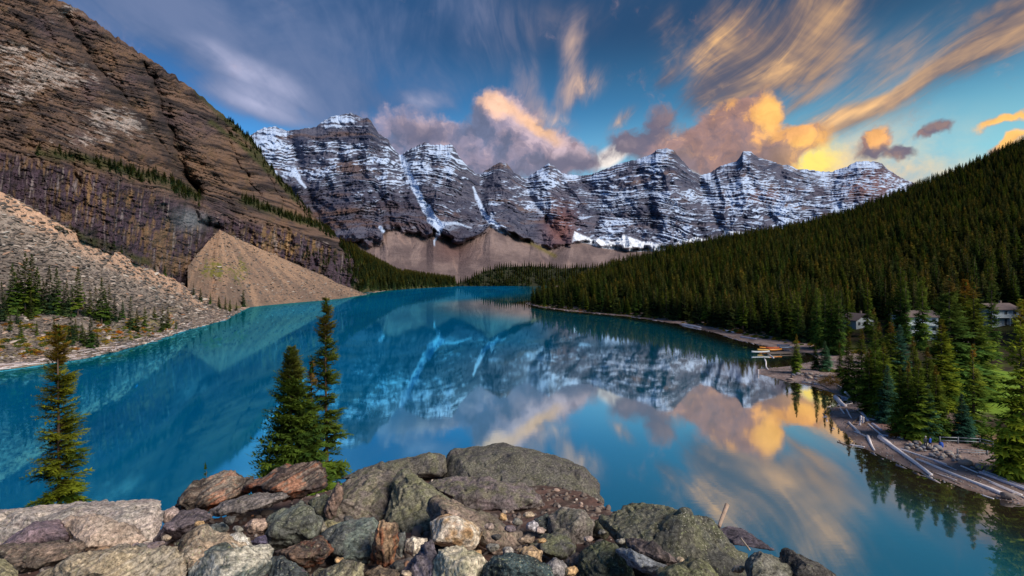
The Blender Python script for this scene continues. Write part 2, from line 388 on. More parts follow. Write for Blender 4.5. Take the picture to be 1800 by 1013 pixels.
D0 = [(380,507,1080),(600,507,1120),(700,505.2,1160),(800,504,1184),(1000,503.5,1230),(1200,500,1400),(1760,490,1500)]
D0b = [(380,470,1250),(600,478,1250),(700,480,1260),(800,482,1280),(900,478,1300),(1000,472,1400),(1100,470,1500),(1200,465,1600),(1760,450,1700)]
D1 = [(380,420,1500),(500,415,1500),(560,418,1480),(620,425,1450),(668,430,1460),(680,408,1500),(700,402,1530),(730,410,1550),(750,421,1560),(762,406,1580),(776,412,1590),(806,430,1580),(830,420,1600),(850,409,1640),(862,396,1680),(882,402,1700),(920,420,1730),(970,437,1730),(1004,430,1800),(1030,424,1950),(1080,436,2000),(1100,440,2000),(1200,432,2050),(1300,418,2150),(1400,404,2250),(1760,400,2300)]
D2 = [(a, b0 + (d-b0)*.52, e0+(f-e0)*.40) for (a, b0, e0), (d, f) in zip([(c, np.interp(c,[p[0] for p in SKY_D],[p[1] for p in SKY_D]), np.interp(c,[p[0] for p in D1],[p[2] for p in D1])) for c in range(380, 1761, 12)],
      [(np.interp(c,[p[0] for p in D1],[p[1] for p in D1]), np.interp(c,[p[0] for p in SKY_D],[p[2] for p in SKY_D])) for c in range(380, 1761, 12)])]
D4 = [(a, b+60, c+500) for a, b, c in SKY_D]
PX, PY, Pt = loft(cols, [D0, D0b, D1, D2, SKY_D, D4], [40, 60, 120, 130, 8])
nr_sky = 40+60+120+130
rowi = np.arange(Pt.shape[0])[:, None] + np.zeros_like(PX)
up = sst(rowi+fbm(PX*.05, PY*.05, 44., 3)*16, 94, 108)                        # 0 in the scree, 1 on the cliffs
topf = np.clip((nr_sky-rowi)/26., 0, 1)
x, y, z = Pt[..., 0], Pt[..., 1], Pt[..., 2]
N = normals(Pt); N *= np.sign(-N[..., 1:2]+1e-9)
# buttresses and couloirs
lat = PX*.0145 + fbm(PX*.006, PY*.009, 40., 3)*1.6 + (PY-300)*.0022*np.sin(PX*.021)
but = ridged(lat, PY*.006, 2.2, 4, .5)*70 + ridged(PX*.035+PY*.02, PY*.03-PX*.008, 7.1, 4, .55)*30 + fbm(PX*.02, PY*.028, 3.3, 4, .55)*50
GUL = [([(704,270),(716,300),(736,345),(752,375),(770,400),(768,425)], 12, 30), ([(832,325),(842,350),(852,372),(866,392),(880,405)], 10, 26),
       ([(516,245),(524,290),(540,330),(560,380),(575,420)], 9, 45), ([(620,260),(640,310),(680,360),(690,400)], 7, 30), ([(925,318),(935,350),(965,390),(990,425)], 9, 50),
       ([(1225,306),(1235,340),(1262,390),(1272,420)], 10, 70), ([(1060,330),(1050,380),(1040,420)], 8, 30), ([(1470,310),(1440,350),(1400,400)], 10, 40), ([(1310,300),(1325,330),(1350,370),(1370,400)], 8, 35), ([(1120,300),(1140,350),(1150,410)], 8, 25), ([(590,250),(600,300),(605,330)],6,20)]
carve = np.zeros_like(PX)
for pts, wd, dp in GUL:
    d, s = seg_dist(PX + fbm(PX*.05, PY*.05, 3., 2)*6, PY, pts); carve += dp*np.exp(-(d/wd)**2)
tilt = z + x*.05 + fbm(x*.0022, y*.0022, z*.002, 3)*90 + fbm(PX*.05, PY*.05, 77., 3)*9
st1 = perlin(tilt*.030, x*.0012, 1.); st2 = perlin(tilt*.085, x*.003, 5.); st3 = perlin(tilt*.2, x*.006, 9.)
fine_ = fbm(x*.02, y*.02, z*.03, 4, .6)
disp = up*(but*topf**.5*(.35+.65*topf) - carve*topf + st1*11 + st2*11 + st3*5.5*topf + fine_*15*(.3+.7*topf))
best = np.full(PX.shape, -1e9); fan = np.zeros(PX.shape); wv = fbm(PX*.03, PY*.03, 91., 3)*9
for i_, (ax, ay) in enumerate([(600,420),(676,402),(764,402),(866,392),(935,428),(1004,424),(1085,446),(1160,446)]):
    sc_i = (PY-ay)*1.0 - np.abs(PX+wv-ax)*.62; th = (PX+wv-ax)/np.maximum(PY-ay+26, 14); q_ = sc_i > best
    fan = np.where(q_, th*2.2+i_*7.3, fan); best = np.where(q_, sc_i, best)
disp += (1-up)*((best-45)*.8 + ridged(fan*2., PY*.015, 4., 3)*7 + fine_*5)*sst(rowi, 42, 80)
Pt2 = ray_disp(Pt, disp*1.15); Pt2[..., 2] += up*topf*(st2*3+fine_*5)
# crests get small teeth
Pt2[..., 2] += up*(1-topf)*(fbm(PX*.15, 0, 8., 4, .7)*9)
N2 = normals(Pt2); N2 *= np.sign(N2[..., 2:3]+1e-9)
nzv = np.abs(N2[..., 2])
br = (st1*.4+st2*.5+st3*.4)
rock = mixc(L(92, 92, 108), L(60, 64, 84), sst(br+fine_*.8, -.35, .35))
rock = mixc(rock, L(112, 88, 76), sst(fbm(x*.004, y*.004, z*.02, 3), .1, .5)*.6)
warmL = sst(PX, 900, 620)*sst(PY, 320, 400)    # the rust-brown lower cliffs on the left
rock = mixc(rock, L(96, 70, 58), warmL*.7*sst(st2+fine_, -.4, .4))
redp = np.exp(-((PX-985)/26)**2-((PY-400)/36)**2) + np.exp(-((PX-1530)/60)**2-((PY-325)/26)**2)*.8 + np.exp(-((PX-1340)/40)**2-((PY-345)/12)**2)*.6
rock = mixc(rock, L(126, 80, 68), np.clip(redp, 0, 1)*.8)
scr = mixc(L(136, 118, 114), L(104, 90, 90), sst(fbm(fan, PY*.02, 1., 4, .55)*.8+fbm(PX*.02, PY*.04, 71., 4)*.9, -.3, .3))
scr = mixc(scr, L(170, 142, 130), sst(fbm(fan*2.1, PY*.02, 6., 3), .14, .5)*.4)
scr = mixc(scr, L(92, 64, 62), np.exp(-((PX-800)/40)**2-((PY-440)/22)**2)*.7)
dark = sst(fbm(PX*.02, PY*.03, 2., 3), .15, .4)*sst(PX, 960, 1000); scr = mixc(scr, L(96, 82, 84), dark*.6)
dgr, _ = seg_dist(PX, PY, [(905,405),(930,425),(975,450)]); scr = mixc(scr, L(110, 100, 50), np.exp(-(dgr/4.)**2)*.8)
# snow: lies on ledges; lower limit differs from peak to peak
slow = np.interp(PX, [440,520,560,600,640,680,720,800,850,900,960,1000,1010,1800], [330,340,345,350,372,385,398,402,412,400,395,400,470,470])
alt = sst(slow - PY + fbm(PX*.03, PY*.03, 12., 3)*34, -8, 42)
dn = sst(PX, 980, 1080)
led = nzv*1.0 + st2*.30 + st3*.42 + fbm(PX*.05, PY*.07, 55., 4, .6)*.75 + fbm(PX*.10, PY*.35, 5., 3)*.22 + .10
thr = 1.0 - .10*sst(PX, 1030, 1500) + fbm(PX*.012, PY*.016, 22., 3)*.75
thr += .22*np.exp(-((PX-640)/40)**2-((PY-232)/20)**2) + .16*sst(PY, 300, 400)*(1-dn)
cap = np.exp(-((PX-598)/34)**2-((PY-212)/9)**2) + np.exp(-((PX-470)/32)**2-((PY-240)/16)**2) + np.exp(-((PX-500)/90)**2-((PY-258)/7)**2)*.45
cliffb = np.exp(-((PX-575)/80)**2-((PY-240)/12)**2); 
thr = thr - .55*cap + .5*cliffb*(1-np.clip(cap, 0, 1))
snow = sst(led-thr, -.13, .17)*alt*up
wob = fbm(PX*.06, PY*.06, 31., 3)
def chute(pts, w0, w1, k=1.):
    d, s = seg_dist(PX+wob*5, PY, pts); wd = w0+(w1-w0)*s
    return sst(wd-d, -1.2, 1.2)*k
snow = np.maximum(snow, chute([(706,274),(716,300),(732,335),(748,365),(760,385),(772,400)], 4, 8))
snow = np.maximum(snow, chute([(760,385),(775,398),(768,412)], 9, 4))
snow = np.maximum(snow, chute([(768,410),(764,432)], 3, .6)); snow = np.maximum(snow, chute([(775,392),(800,392),(830,400)], 4, 1)*.8)
snow = np.maximum(snow, chute([(832,330),(840,352),(850,375),(866,395),(885,405)], 2, 6)); snow = np.maximum(snow, chute([(860,385),(880,403),(900,412)], 5, 1.)*.9)
snow = np.maximum(snow, chute([(516,300),(524,312),(536,330)], 5, 2.)); snow = np.maximum(snow, chute([(668,400),(674,406)], 3, 3))
glac = np.zeros_like(PX)
yg = np.interp(PX, [1000,1010,1040,1080,1095,1130,1170,1200,1225,1262,1275,1320,1400], [440,408,420,425,414,425,432,424,417,425,402,412,402]) + wob*5
yb = np.interp(PX, [1000,1010,1060,1100,1150,1190,1240,1400], [440,422,436,441,442,440,429,416]) + wob*2
glac = sst(PY-yg, -1.5, 1.5)*sst(yb-PY, -1.5, 1.5)*sst(PX, 1004, 1012)
snow = np.maximum(snow, glac)
col = mixc(scr, rock, up)
col = mixc(col, L(188, 206, 234), np.clip(snow, 0, 1))
col = mixc(col, L(224, 230, 240), np.clip(glac, 0, 1))
green = sst(PY + fbm(PX*.05, 0, 4., 2)*6, 476, 484)*sst(PX, 840, 820)*sst(PX, 690, 700)*0
me = mesh_from('mountain_range', Pt2.reshape(-1, 3), grid_faces(*PX.shape), col.reshape(-1, 3), False)
tag(link('mountain_range', me, M['far_rock']), 'snow dusted rocky peaks across the head of the lake', kind='structure')

# ---- the steep mountain on the left -------------------------------------------
B0 = [(-400,200,140),(0,352,215),(100,402,225),(200,448,250),(260,472,280),(330,520,400),(360,522,450),(385,520,490),(420,520,520),(460,515,560),(530,514,620),(600,514,700),(640,516,750),(700,509,900),(800,505,1130)]
B1 = [(-400,60,170),(0,262,262),(100,282,275),(200,306,305),(300,342,390),(350,360,480),(400,378,560),(450,388,600),(520,402,670),(580,428,740),(620,452,800),(700,490,950),(800,500,1140)]
B2 = [(-400,-150,240),(0,60,350),(100,110,390),(200,175,440),(300,230,530),(400,310,660),(450,350,720),(520,385,800),(580,422,850),(620,447,880),(700,488,1000),(800,498.5,1145)]
B3 = [(-400,-400,300),(0,-75,430),(60,-30,460),(100,-2,500),(130,12,520),(155,28,540),(200,62,580),(270,108,650),(340,158,740),(400,208,840),(440,243,900),(460,270,920),(480,300,930),(520,345,950),(560,388,960),(600,425,970),(640,455,980),(700,486,1020),(800,497.5,1150)]
B4 = [(a, b+90, c+260) for a, b, c in B3]
cols = np.concatenate([np.arange(-400, -20, 6.), np.arange(-20, 800, 1.4)])
PX, PY, Pt = loft(cols, [B0, B1, B2, B3, B4], [110, 150, 120, 6])
nr = 380
rowi = np.arange(Pt.shape[0])[:, None] + np.zeros_like(PX)
Yq = smooth_rows(Pt[..., 1].copy(), 40)
Pt = np.stack([(PX-900)/900*Yq, Yq, EYE+(484-PY)/900*Yq], -1)
x, y, z = Pt[..., 0], Pt[..., 1], Pt[..., 2]
N = normals(Pt); N *= np.sign(-N[..., 1:2]+1e-9)
sc_ = np.clip(y/400., .4, 1.35)
topf = np.clip((nr-rowi)/40., 0, 1)
low_cliff = sst(rowi, 112, 96)
# bedding dips towards the lower right of the picture
bed = PY - PX*.30 + fbm(PX*.006, PY*.006, 2., 2)*16 + fbm(PX*.05, PY*.05, 7., 3)*3
s1 = perlin(bed*.055, PX*.006, 1.); s2 = perlin(bed*.15, PX*.012, 4.); s3 = perlin(bed*.30, PX*.022, 8.); s4 = perlin(bed*.62, PX*.03, 12.)
pil = ridged(PX*.045+PY*.004, PY*.012, 3., 3)          # upright pillars of the lower cliff
GUL = [([(118,30),(150,90),(200,150),(250,205),(310,290),(340,330)], 30, 24), ([(255,112),(285,175),(300,230),(325,300),(350,345)], 26, 28), ([(60,20),(120,110),(160,190)], 10, 8),
       ([(395,225),(420,290),(455,345)], 10, 12), ([(130,290),(150,360)], 8, 9), ([(330,340),(350,390),(380,400)], 16, 16), ([(470,300),(500,360)], 10, 12)]
carve = np.zeros_like(PX)
for pts, wd, dp in GUL:
    d, s = seg_dist(PX + fbm(PX*.04, PY*.04, 3., 2)*10, PY, pts); carve += dp*np.exp(-d/wd*1.6)
fine_ = fbm(PX*.07, PY*.10, 1.5, 4, .62)
fs = (1-low_cliff)
disp = sc_*(topf**.5*((ridged(PX*.016-PY*.008, PY*.005, 5., 3)*11+fbm(PX*.03, PY*.03, 15., 4, .6)*9) - carve*1.5) + fs*(s1*3.4+s2*3.0+s3*2.4+s4*1.3) + low_cliff*(pil*7.5+s2*2.0+s3*1.4) + fine_*6.5 + ridged(PX*.09+PY*.05, PY*.09-PX*.02, 21., 3, .6)*2.6)
disp *= sst(PX, 800, 690)
tl = sst(PX, 610, 650)*.8
Pt2 = ray_disp(Pt, disp*1.25)
Pt2[..., 2] += (1-topf)*fbm(PX*.08, 0, 3., 3, .6)*5*sc_*sst(PX, 700, 620)
Nn = normals(Pt2); nzv = np.abs(Nn[..., 2])
n1 = fbm(PX*.009, PY*.012, 2., 3); n2 = fbm(PX*.05+PY*.015, bed*.08, 6., 4, .65)
col = mixc(L(122, 98, 84), L(70, 60, 58), sst(s1*.5+s2*.5+s3*.4, -.3, .3))
col = mixc(col, L(140, 108, 84), sst(n1+n2*.9, .0, .5)*.6)
col = mixc(col, L(100, 84, 92), sst(-n1+n2*.5, .05, .45)*.6)
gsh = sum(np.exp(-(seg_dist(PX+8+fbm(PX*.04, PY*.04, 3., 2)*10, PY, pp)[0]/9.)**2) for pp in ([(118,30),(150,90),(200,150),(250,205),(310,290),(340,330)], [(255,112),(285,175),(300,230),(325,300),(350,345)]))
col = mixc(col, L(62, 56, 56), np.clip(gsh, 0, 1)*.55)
# pale weathered patches
pale = sum(np.exp(-((PX-a)/b)**2-((PY-c)/d)**2) for a, b, c, d in [(60,80,115,26),(110,70,140,18),(185,50,205,24),(228,34,222,18),(30,50,165,22),(150,50,245,14),(120,30,20,14),(20,40,85,14)])
col = mixc(col, L(208, 194, 186), np.clip(sst(pale*.75+fbm(PX*.05, bed*.22, 3., 5, .7)*1.5+s3*.3, .50, 1.0), 0, 1)*.7)
# purple, ochre-streaked foot of the wall
vst = fbm(PX*.16+PY*.02, PY*.022, 9., 4, .6); lc = mixc(L(84, 68, 78), L(50, 42, 48), sst(vst+n2*.5, -.25, .25)); lc = mixc(lc, L(148, 116, 86), sst(n1+vst*.9+n2*.4, .10, .5)*.7); lc = mixc(lc, L(176, 162, 156), sst(fbm(PX*.22+PY*.02, PY*.02, 19., 3), .16, .45)*.55)
och = np.exp(-((PX-520)/120)**2-((PY-425)/30)**2) + np.exp(-((PX-140)/80)**2-((PY-345)/22)**2)*.7
lc = mixc(lc, L(184, 144, 96), np.clip(och, 0, 1)*.6*sst(vst+n2*.6, -.1, .4))
lc = mixc(lc, L(128, 132, 136), np.exp(-((PX-335)/30)**2-((PY-385)/20)**2)*.8)
col = mixc(col, lc, low_cliff)
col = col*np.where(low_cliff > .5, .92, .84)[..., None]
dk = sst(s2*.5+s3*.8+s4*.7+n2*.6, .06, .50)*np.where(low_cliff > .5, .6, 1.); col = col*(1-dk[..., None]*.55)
# green growth on the ledges and along the crest
def band(pts, wd): return np.exp(-(seg_dist(PX, PY, pts)[0]/wd)**2)
gband = band([(70,268),(150,280),(220,300),(290,318),(345,345)], 9)+band([(345,160),(400,212),(440,248),(480,305),(520,350)], 6)+band([(370,215),(420,250),(470,300)], 5)+band([(430,352),(480,372),(560,395)], 8)
gband += sst(PX+fbm(PX*.03,PY*.03,5.,3)*40, 610, 650)*1.2 + band([(100,395),(200,440),(260,462)], 8)*.8
col = mixc(col, L(66, 68, 38), np.clip(gband*1.1+n2*.8-.1, 0, 1)*.85)
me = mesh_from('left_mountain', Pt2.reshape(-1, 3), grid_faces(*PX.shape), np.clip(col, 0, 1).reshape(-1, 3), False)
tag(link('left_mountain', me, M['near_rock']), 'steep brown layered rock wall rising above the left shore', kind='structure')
LM = (PX, PY, Pt2)

# ---- scree slope and talus cone on the left shore ------------------------------
def scree(name, label, cols, rails, rows, wetrow, colf, amp):
    PX, PY, Pt = loft(cols, rails, rows)
    x, y, z = Pt[..., 0], Pt[..., 1], Pt[..., 2]
    rowi = np.arange(Pt.shape[0])[:, None] + np.zeros_like(PX)
    k = sst(rowi, wetrow, wetrow+10)
    if name == 'talus_cone': Pt = ray_disp(Pt, k*ridged((PX-385)/(PY-370)*5, PY*.012, 4., 3)*5.); x, y, z = Pt[..., 0], Pt[..., 1], Pt[..., 2]
    d = fbm(x*.03, y*.03, z*.03, 3)*2.0*k*amp + ridged(x*.3, y*.3, z*.3, 3, .6)*.35*amp + fbm(x*.9, y*.9, z*.9, 2)*.35*amp
    Pt[..., 2] += d*np.clip(k+.3, 0, 1)
    col = colf(PX, PY, x, y, z)
    me = mesh_from(name, Pt.reshape(-1, 3), grid_faces(*PX.shape), np.clip(col, 0, 1).reshape(-1, 3), False)
    tag(link(name, me, M['scree']), label, kind='structure'); return PX, PY, Pt
def sy(pts):   # shoreline px,py pairs to rails at lake level
    return [(a, b, 22500/(b-484)) for a, b in pts]
SH = sy([(-400,706),(-150,672),(0,651),(60,643),(150,630),(200,619),(250,606),(300,590),(330,580),(365,571),(400,561),(420,549),(440,540)])
S0 = [(a, b+30, 22500/(b-484)*.93) for a, b, c in SH]; S0 = [(a, 484+900*31/c, c) for a, b, c in S0]
S1 = [(-400,560,145),(-150,570,152),(0,585,160),(60,580,168),(150,578,178),(200,575,188),(250,572,206),(300,566,234),(330,560,255),(365,553,290),(400,548,345),(420,543,372),(440,538,410)]
S2 = [(-400,180,170),(0,340,210),(100,391,222),(200,441,248),(250,466,270),(300,491,300),(350,517,335),(400,540,380),(420,542,400),(440,537,430)]
S3 = [(a, b+16, c+22) for a, b, c in S2]
def c1(PX, PY, x, y, z):
    n = fbm(x*.05, y*.05, z*.05, 3); n2 = fbm(x*.5, y*.5, z*.5, 4, .7)
    top = np.interp(PX, [0,100,200,300,400,440], [340,391,441,491,540,537]); below = PY-top
    c = mixc(L(196, 158, 132), L(148, 134, 124), sst(below+n*20, 12, 46))
    c = mixc(c, L(98, 92, 88), sst(below+n*30, 40, 110)*.75)
    c = mixc(c, L(86, 74, 70), sst(n2, .05, .5)*.7); c = mixc(c, L(206, 190, 176), sst(-n2, .18, .5)*.7)
    sh = np.interp(PX, [p[0] for p in SH], [p[1] for p in SH]); up_ = sh-PY
    flat = sst(up_, 62, 40)*sst(PX, 330, 280)
    g_ = mixc(L(120, 112, 84), L(150, 138, 96), sst(n2, -.2, .3)); g_ = mixc(g_, L(150, 128, 40), sst(fbm(x*.12, y*.12, 3., 3), .1, .4)*.8); g_ = mixc(g_, L(150, 84, 36), sst(fbm(x*.1, y*.1, 8., 3), .22, .45)*.8)
    c = mixc(c, g_, flat*.85)
    edge = np.exp(-((up_-8)/8.)**2); c = mixc(c, mixc(L(196, 176, 168), L(132, 110, 108), sst(n2, -.1, .3)), edge*.85)
    return c
SCR1 = scree('scree_slope', 'grey and tan scree slope falling to the left shore', np.concatenate([np.arange(-400, -10, 8.), np.arange(-10, 441, 1.4)]), [S0, SH, S1, S2, S3], [6, 40, 130, 4], 6, c1, 1.)
C0 = sy([(330,560),(400,550.5),(440,540),(500,534),(560,529),(600,525),(640,519),(680,511)])
Cm1 = [(a, 484+900*30/(c*.93), c*.93) for a, b, c in C0]
C1 = [(330,468,380),(345,450,420),(360,432,455),(374,417,485),(386,403,500),(400,411,508),(420,421,520),(460,438,540),(530,468,600),(600,500,680),(640,515.5,735),(680,510.5,850)]
C2 = [(a, b+22, c+30) for a, b, c in C1]
def c2(PX, PY, x, y, z):
    n = fbm(PX*.02, PY*.03, 2., 3); n2 = fbm(x*.25, y*.25, z*.25, 4, .7)
    f = fbm((PX-385)/(PY-380)*6, PY*.01, 4., 3)      # streaks fan out from the apex
    c = mixc(L(160, 130, 108), L(122, 102, 90), sst(f+n2*.5+(PY-470)*.004, -.3, .4)); c = mixc(c, L(112, 98, 88), sst(n2, .15, .5)*.6)
    gr = np.exp(-((PX-380)/28)**2-((PY-475)/24)**2)+np.exp(-((PX-425)/14)**2-((PY-480)/26)**2)*.8+np.exp(-((PX-400)/70)**2-((PY-540)/8)**2)*.5
    c = mixc(c, L(112, 112, 44), np.clip(sst(gr+n2*.9+f*.5, .5, .9), 0, 1)*.85)
    return c
SCR2 = scree('talus_cone', 'tan talus cone fanning from the cliff foot into the lake', np.arange(330, 681, 1.3), [Cm1, C0, C1, C2], [5, 120, 4], 5, c2, 1.2)

# ---- hills and land on the right -----------------------------------------------
# one ground sheet in plan: height from the distance to the shoreline
GROUND_HT = None
poly = np.array(SHORE_R + [(1400, 1250), (1400, 20), (60, 20)], float)
def inside(px, py, poly):
    c = np.zeros(px.shape, bool); n = len(poly); j = n-1
    for i in range(n):
        xi, yi = poly[i]; xj, yj = poly[j]
        q = ((yi > py) != (yj > py)) & (px < (xj-xi)*(py-yi)/(yj-yi+1e-12)+xi); c ^= q; j = i
    return c
def right_height(x, y):
    x = np.asarray(x, np.float64); y = np.asarray(y, np.float64)
    d = seg_dist(x, y, SHORE_R)[0]; ins = inside(x, y, poly)
    d = np.where(ins, d, -d)
    u = x/np.maximum(y, 1)*900+900          # hillside: the skyline of the wooded slope
    sky = np.interp(u, [900,930,1000,1100,1200,1300,1400,1500,1600,1700,1800,2100], [513,512,494,470,447,430,412,384,345,306,262,150])
    ys = np.interp(u, [900,930,1000,1100,1200,1300,1400,1500,1600,1700,1800,2100], [470,480,560,640,700,740,780,800,800,780,760,700])
    Hs = np.maximum(EYE+(484-sky)/900*ys, 2)
    y0 = np.interp(u, [900,1000,1100,1200,1290,1400,1500,1600,1700,1800,2100], [455,360,305,265,215,190,175,160,150,140,120])
    s = np.clip((y-y0)/np.maximum(ys-y0, 10), 0, None)
    hill = np.where(s < 1, Hs*(s**1.25), Hs*(1-.5*(s-1)))
    beach = np.where(d > 0, np.minimum(d*.10, 1.1)+np.clip(d-18, 0, 200)*.045, d*.22)
    h = beach + np.where(ins, np.maximum(hill, 0)*sst(d, 4, 40), 0)
    return np.clip(h, -3, None), d
xs = np.concatenate([np.arange(8, 130, .75), np.arange(130, 420, 4.), np.arange(420, 1400, 16.)])
ys = np.concatenate([np.arange(22, 190, .75), np.arange(190, 520, 3.), np.arange(520, 1200, 14.)])
GXr, GYr = np.meshgrid(xs, ys)
H, dS = right_height(GXr, GYr)
n = fbm(GXr*.4, GYr*.4, 1., 3); H = H + (n*.12 + fbm(GXr*1.3, GYr*1.3, 4., 2)*.05)*sst(dS, -3, 3)
nb = fbm(GXr*.15, GYr*.15, 3., 3)
c = mixc(L(158, 138, 132), L(122, 104, 98), sst(n+nb, -.3, .3)); c = mixc(c, L(76, 58, 40), sst(dS, .6, -.8)[...]*1.)
fl = mixc(L(58, 50, 36), L(70, 74, 34), sst(nb, -.1, .3)); c = mixc(c, fl, sst(dS+nb*4, 13, 20))
lawn = np.exp(-((GXr-94)/16)**2-((GYr-96)/14)**2)+np.exp(-((GXr-105)/14)**2-((GYr-118)/12)**2); c = mixc(c, L(122, 152, 52), np.clip(sst(lawn+n*.4, .22, .5), 0, 1))
path = np.exp(-(seg_dist(GXr, GYr, [(100,58),(84,62),(70,72),(62,84),(74,100),(84,112)])[0]/3.5)**2); c = mixc(c, L(156, 116, 104), np.clip(path*1.3, 0, 1)*.9)
Vr = np.stack([GXr, GYr, H], -1).reshape(-1, 3)
me = mesh_from('ground', Vr, grid_faces(len(ys), len(xs)), np.clip(c, 0, 1).reshape(-1, 3), True)
tag(link('ground', me, M['ground']), 'brown beach and forest floor along the right shore', kind='structure')
def gz(x, y): return float(right_height(np.array([x]), np.array([y]))[0][0])

# low wooded rise across the far bay
cols = np.arange(790, 1060, 4.)
E0 = [(790,504.5,1170),(830,503.3,1175),(1060,503.3,1180)]; E1 = [(790,503,1175),(820,494,1200),(850,478,1230),(880,470,1260),(930,468,1280),(980,472,1300),(1060,470,1300)]
PX, PY, Pt = loft(cols, [[(a, b+8, c-20) for a, b, c in E0], E0, E1, [(a, b+30, c+100) for a, b, c in E1]], [3, 20, 8])
Pt[..., 2] += fbm(PX*.05, PY*.1, 2., 3)*3*sst(PY, 502, 498)
me = mesh_from('hill', Pt.reshape(-1, 3), grid_faces(*PX.shape), np.tile(L(50, 52, 38), (PX.size, 1)), True)
tag(link('hill', me, M['ground']), 'low dark wooded rise at the far end of the lake', kind='structure')
FARHILL = (PX, PY, Pt)
# ---------------------------------------------------------------- the rock pile the photographer stands on (structure)
YT = ([0, 2.4, 3.1, 3.6, 4.6, 6, 8, 9.5, 12], [23.35, 23.3, 23.1, 22.95, 22.72, 22.36, 21.95, 21.6, 21.0])
YB = ([-400, 0, 300, 450, 600, 780, 900, 1050, 1130, 1270, 1400, 1470, 1600, 2200], [5, 5, 5.2, 6.4, 7.4, 8.8, 8.6, 6.8, 5.0, 3.7, 3.1, 2.8, 2.3, 2.0])
def pile_z(x, y):
    x = np.asarray(x, float); y = np.asarray(y, float)
    u = 900+900*x/np.maximum(y, .6); yb = np.interp(u, *YB)
    z = np.interp(np.minimum(y, yb), *YT) - np.maximum(y-yb, 0)*.74
    return z - .16
xs = np.concatenate([np.arange(-70, -8, 1.2), np.arange(-8, 6, .07), np.arange(6, 46, 1.)])
ys = np.concatenate([np.arange(-12, 2, .8), np.arange(2, 10, .05), np.arange(10, 48, .8)])
gx_, gy_ = np.meshgrid(xs, ys)
gz_ = pile_z(gx_, gy_) + fbm(gx_*2.2, gy_*2.2, 1., 4)*.07 + ridged(gx_*.35, gy_*.35, 3., 3)*.5*sst(gy_, 8, 14) + fbm(gx_*8, gy_*8, 1., 2)*.02
gz_ = np.maximum(gz_, -3)
n = fbm(gx_*3, gy_*3, 2., 4, .6)
c = mixc(L(112, 84, 74), L(74, 60, 54), sst(n, -.3, .3)); c = mixc(c, L(150, 132, 116), sst(fbm(gx_*14, gy_*14, 5., 3, .6), .12, .4)*.7)
me = mesh_from('rock_pile', np.stack([gx_, gy_, gz_], -1).reshape(-1, 3), grid_faces(len(ys), len(xs)), c.reshape(-1, 3), True)
m, t = new_mat('gravelly_soil'); at_ = t.node('ShaderNodeAttribute', attribute_name='Col')
pos = t.node('ShaderNodeNewGeometry').outputs['Position']; n1 = t.noise(pos, 26, 5, .65)[0]
finish(t, t.vm('SCALE', at_.outputs['Color'], t.m('ADD', .2, t.m('MULTIPLY', n1, 1.6))), .9, n1, .8, .02)
tag(link('rock_pile', me, m), 'steep bank of rubble and soil below the foreground boulders', kind='structure')

# ---------------------------------------------------------------- rock material and builder
m, t = new_mat('lichened_rock')
at_ = t.node('ShaderNodeAttribute', attribute_name='Col')
tc = t.node('ShaderNodeTexCoord').outputs['Object']
oi = t.node('ShaderNodeObjectInfo').outputs['Random']
n1 = t.noise(tc, 34, 6, .68)[0]; n2 = t.noise(tc, 110, 4, .65)[0]
vo = t.node('ShaderNodeTexVoronoi'); vo.feature = 'DISTANCE_TO_EDGE'; vo.inputs['Scale'].default_value = 16; t.put(vo.inputs['Vector'], t.vm('ADD', tc, t.vm('SCALE', t.noise(tc, 9, 3, .5)[1], .12)))
crack = t.ss(vo.outputs[0], .0, .022, .5, 1.)
h = t.m('ADD', t.m('MULTIPLY', n1, .7), t.m('MULTIPLY', n2, .3))
k = t.m('MULTIPLY', t.m('MAXIMUM', t.m('ADD', 1., t.m('MULTIPLY', t.m('SUBTRACT', h, .5), 5.4)), .15), crack)
c = t.vm('SCALE', at_.outputs['Color'], k)
lich = t.ss(t.noise(tc, 48, 4, .6)[0], .60, .70)
amt = at_.outputs['Alpha']
c = t.mix(t.m('MULTIPLY', lich, amt), c, lin(150, 156, 112))
spk = t.ss(t.noise(tc, 85, 2, .5)[0], .62, .70)
c = t.mix(t.m('MULTIPLY', spk, t.m('MULTIPLY', amt, .9)), c, lin(186, 180, 164))
blk = t.ss(t.noise(tc, 60, 3, .6)[0], .40, .30)
c = t.mix(t.m('MULTIPLY', blk, .55), c, lin(40, 38, 36))
finish(t, c, .88, t.m('ADD', h, t.m('MULTIPLY', crack, .4)), .85, .012, .25)
M['rock'] = m
def Yof(py): return float(np.interp(py, [780, 800, 850, 900, 960, 1013, 1040], [9., 8., 6., 4.6, 3.6, 3.1, 2.95]))
PEND = []; RC = []
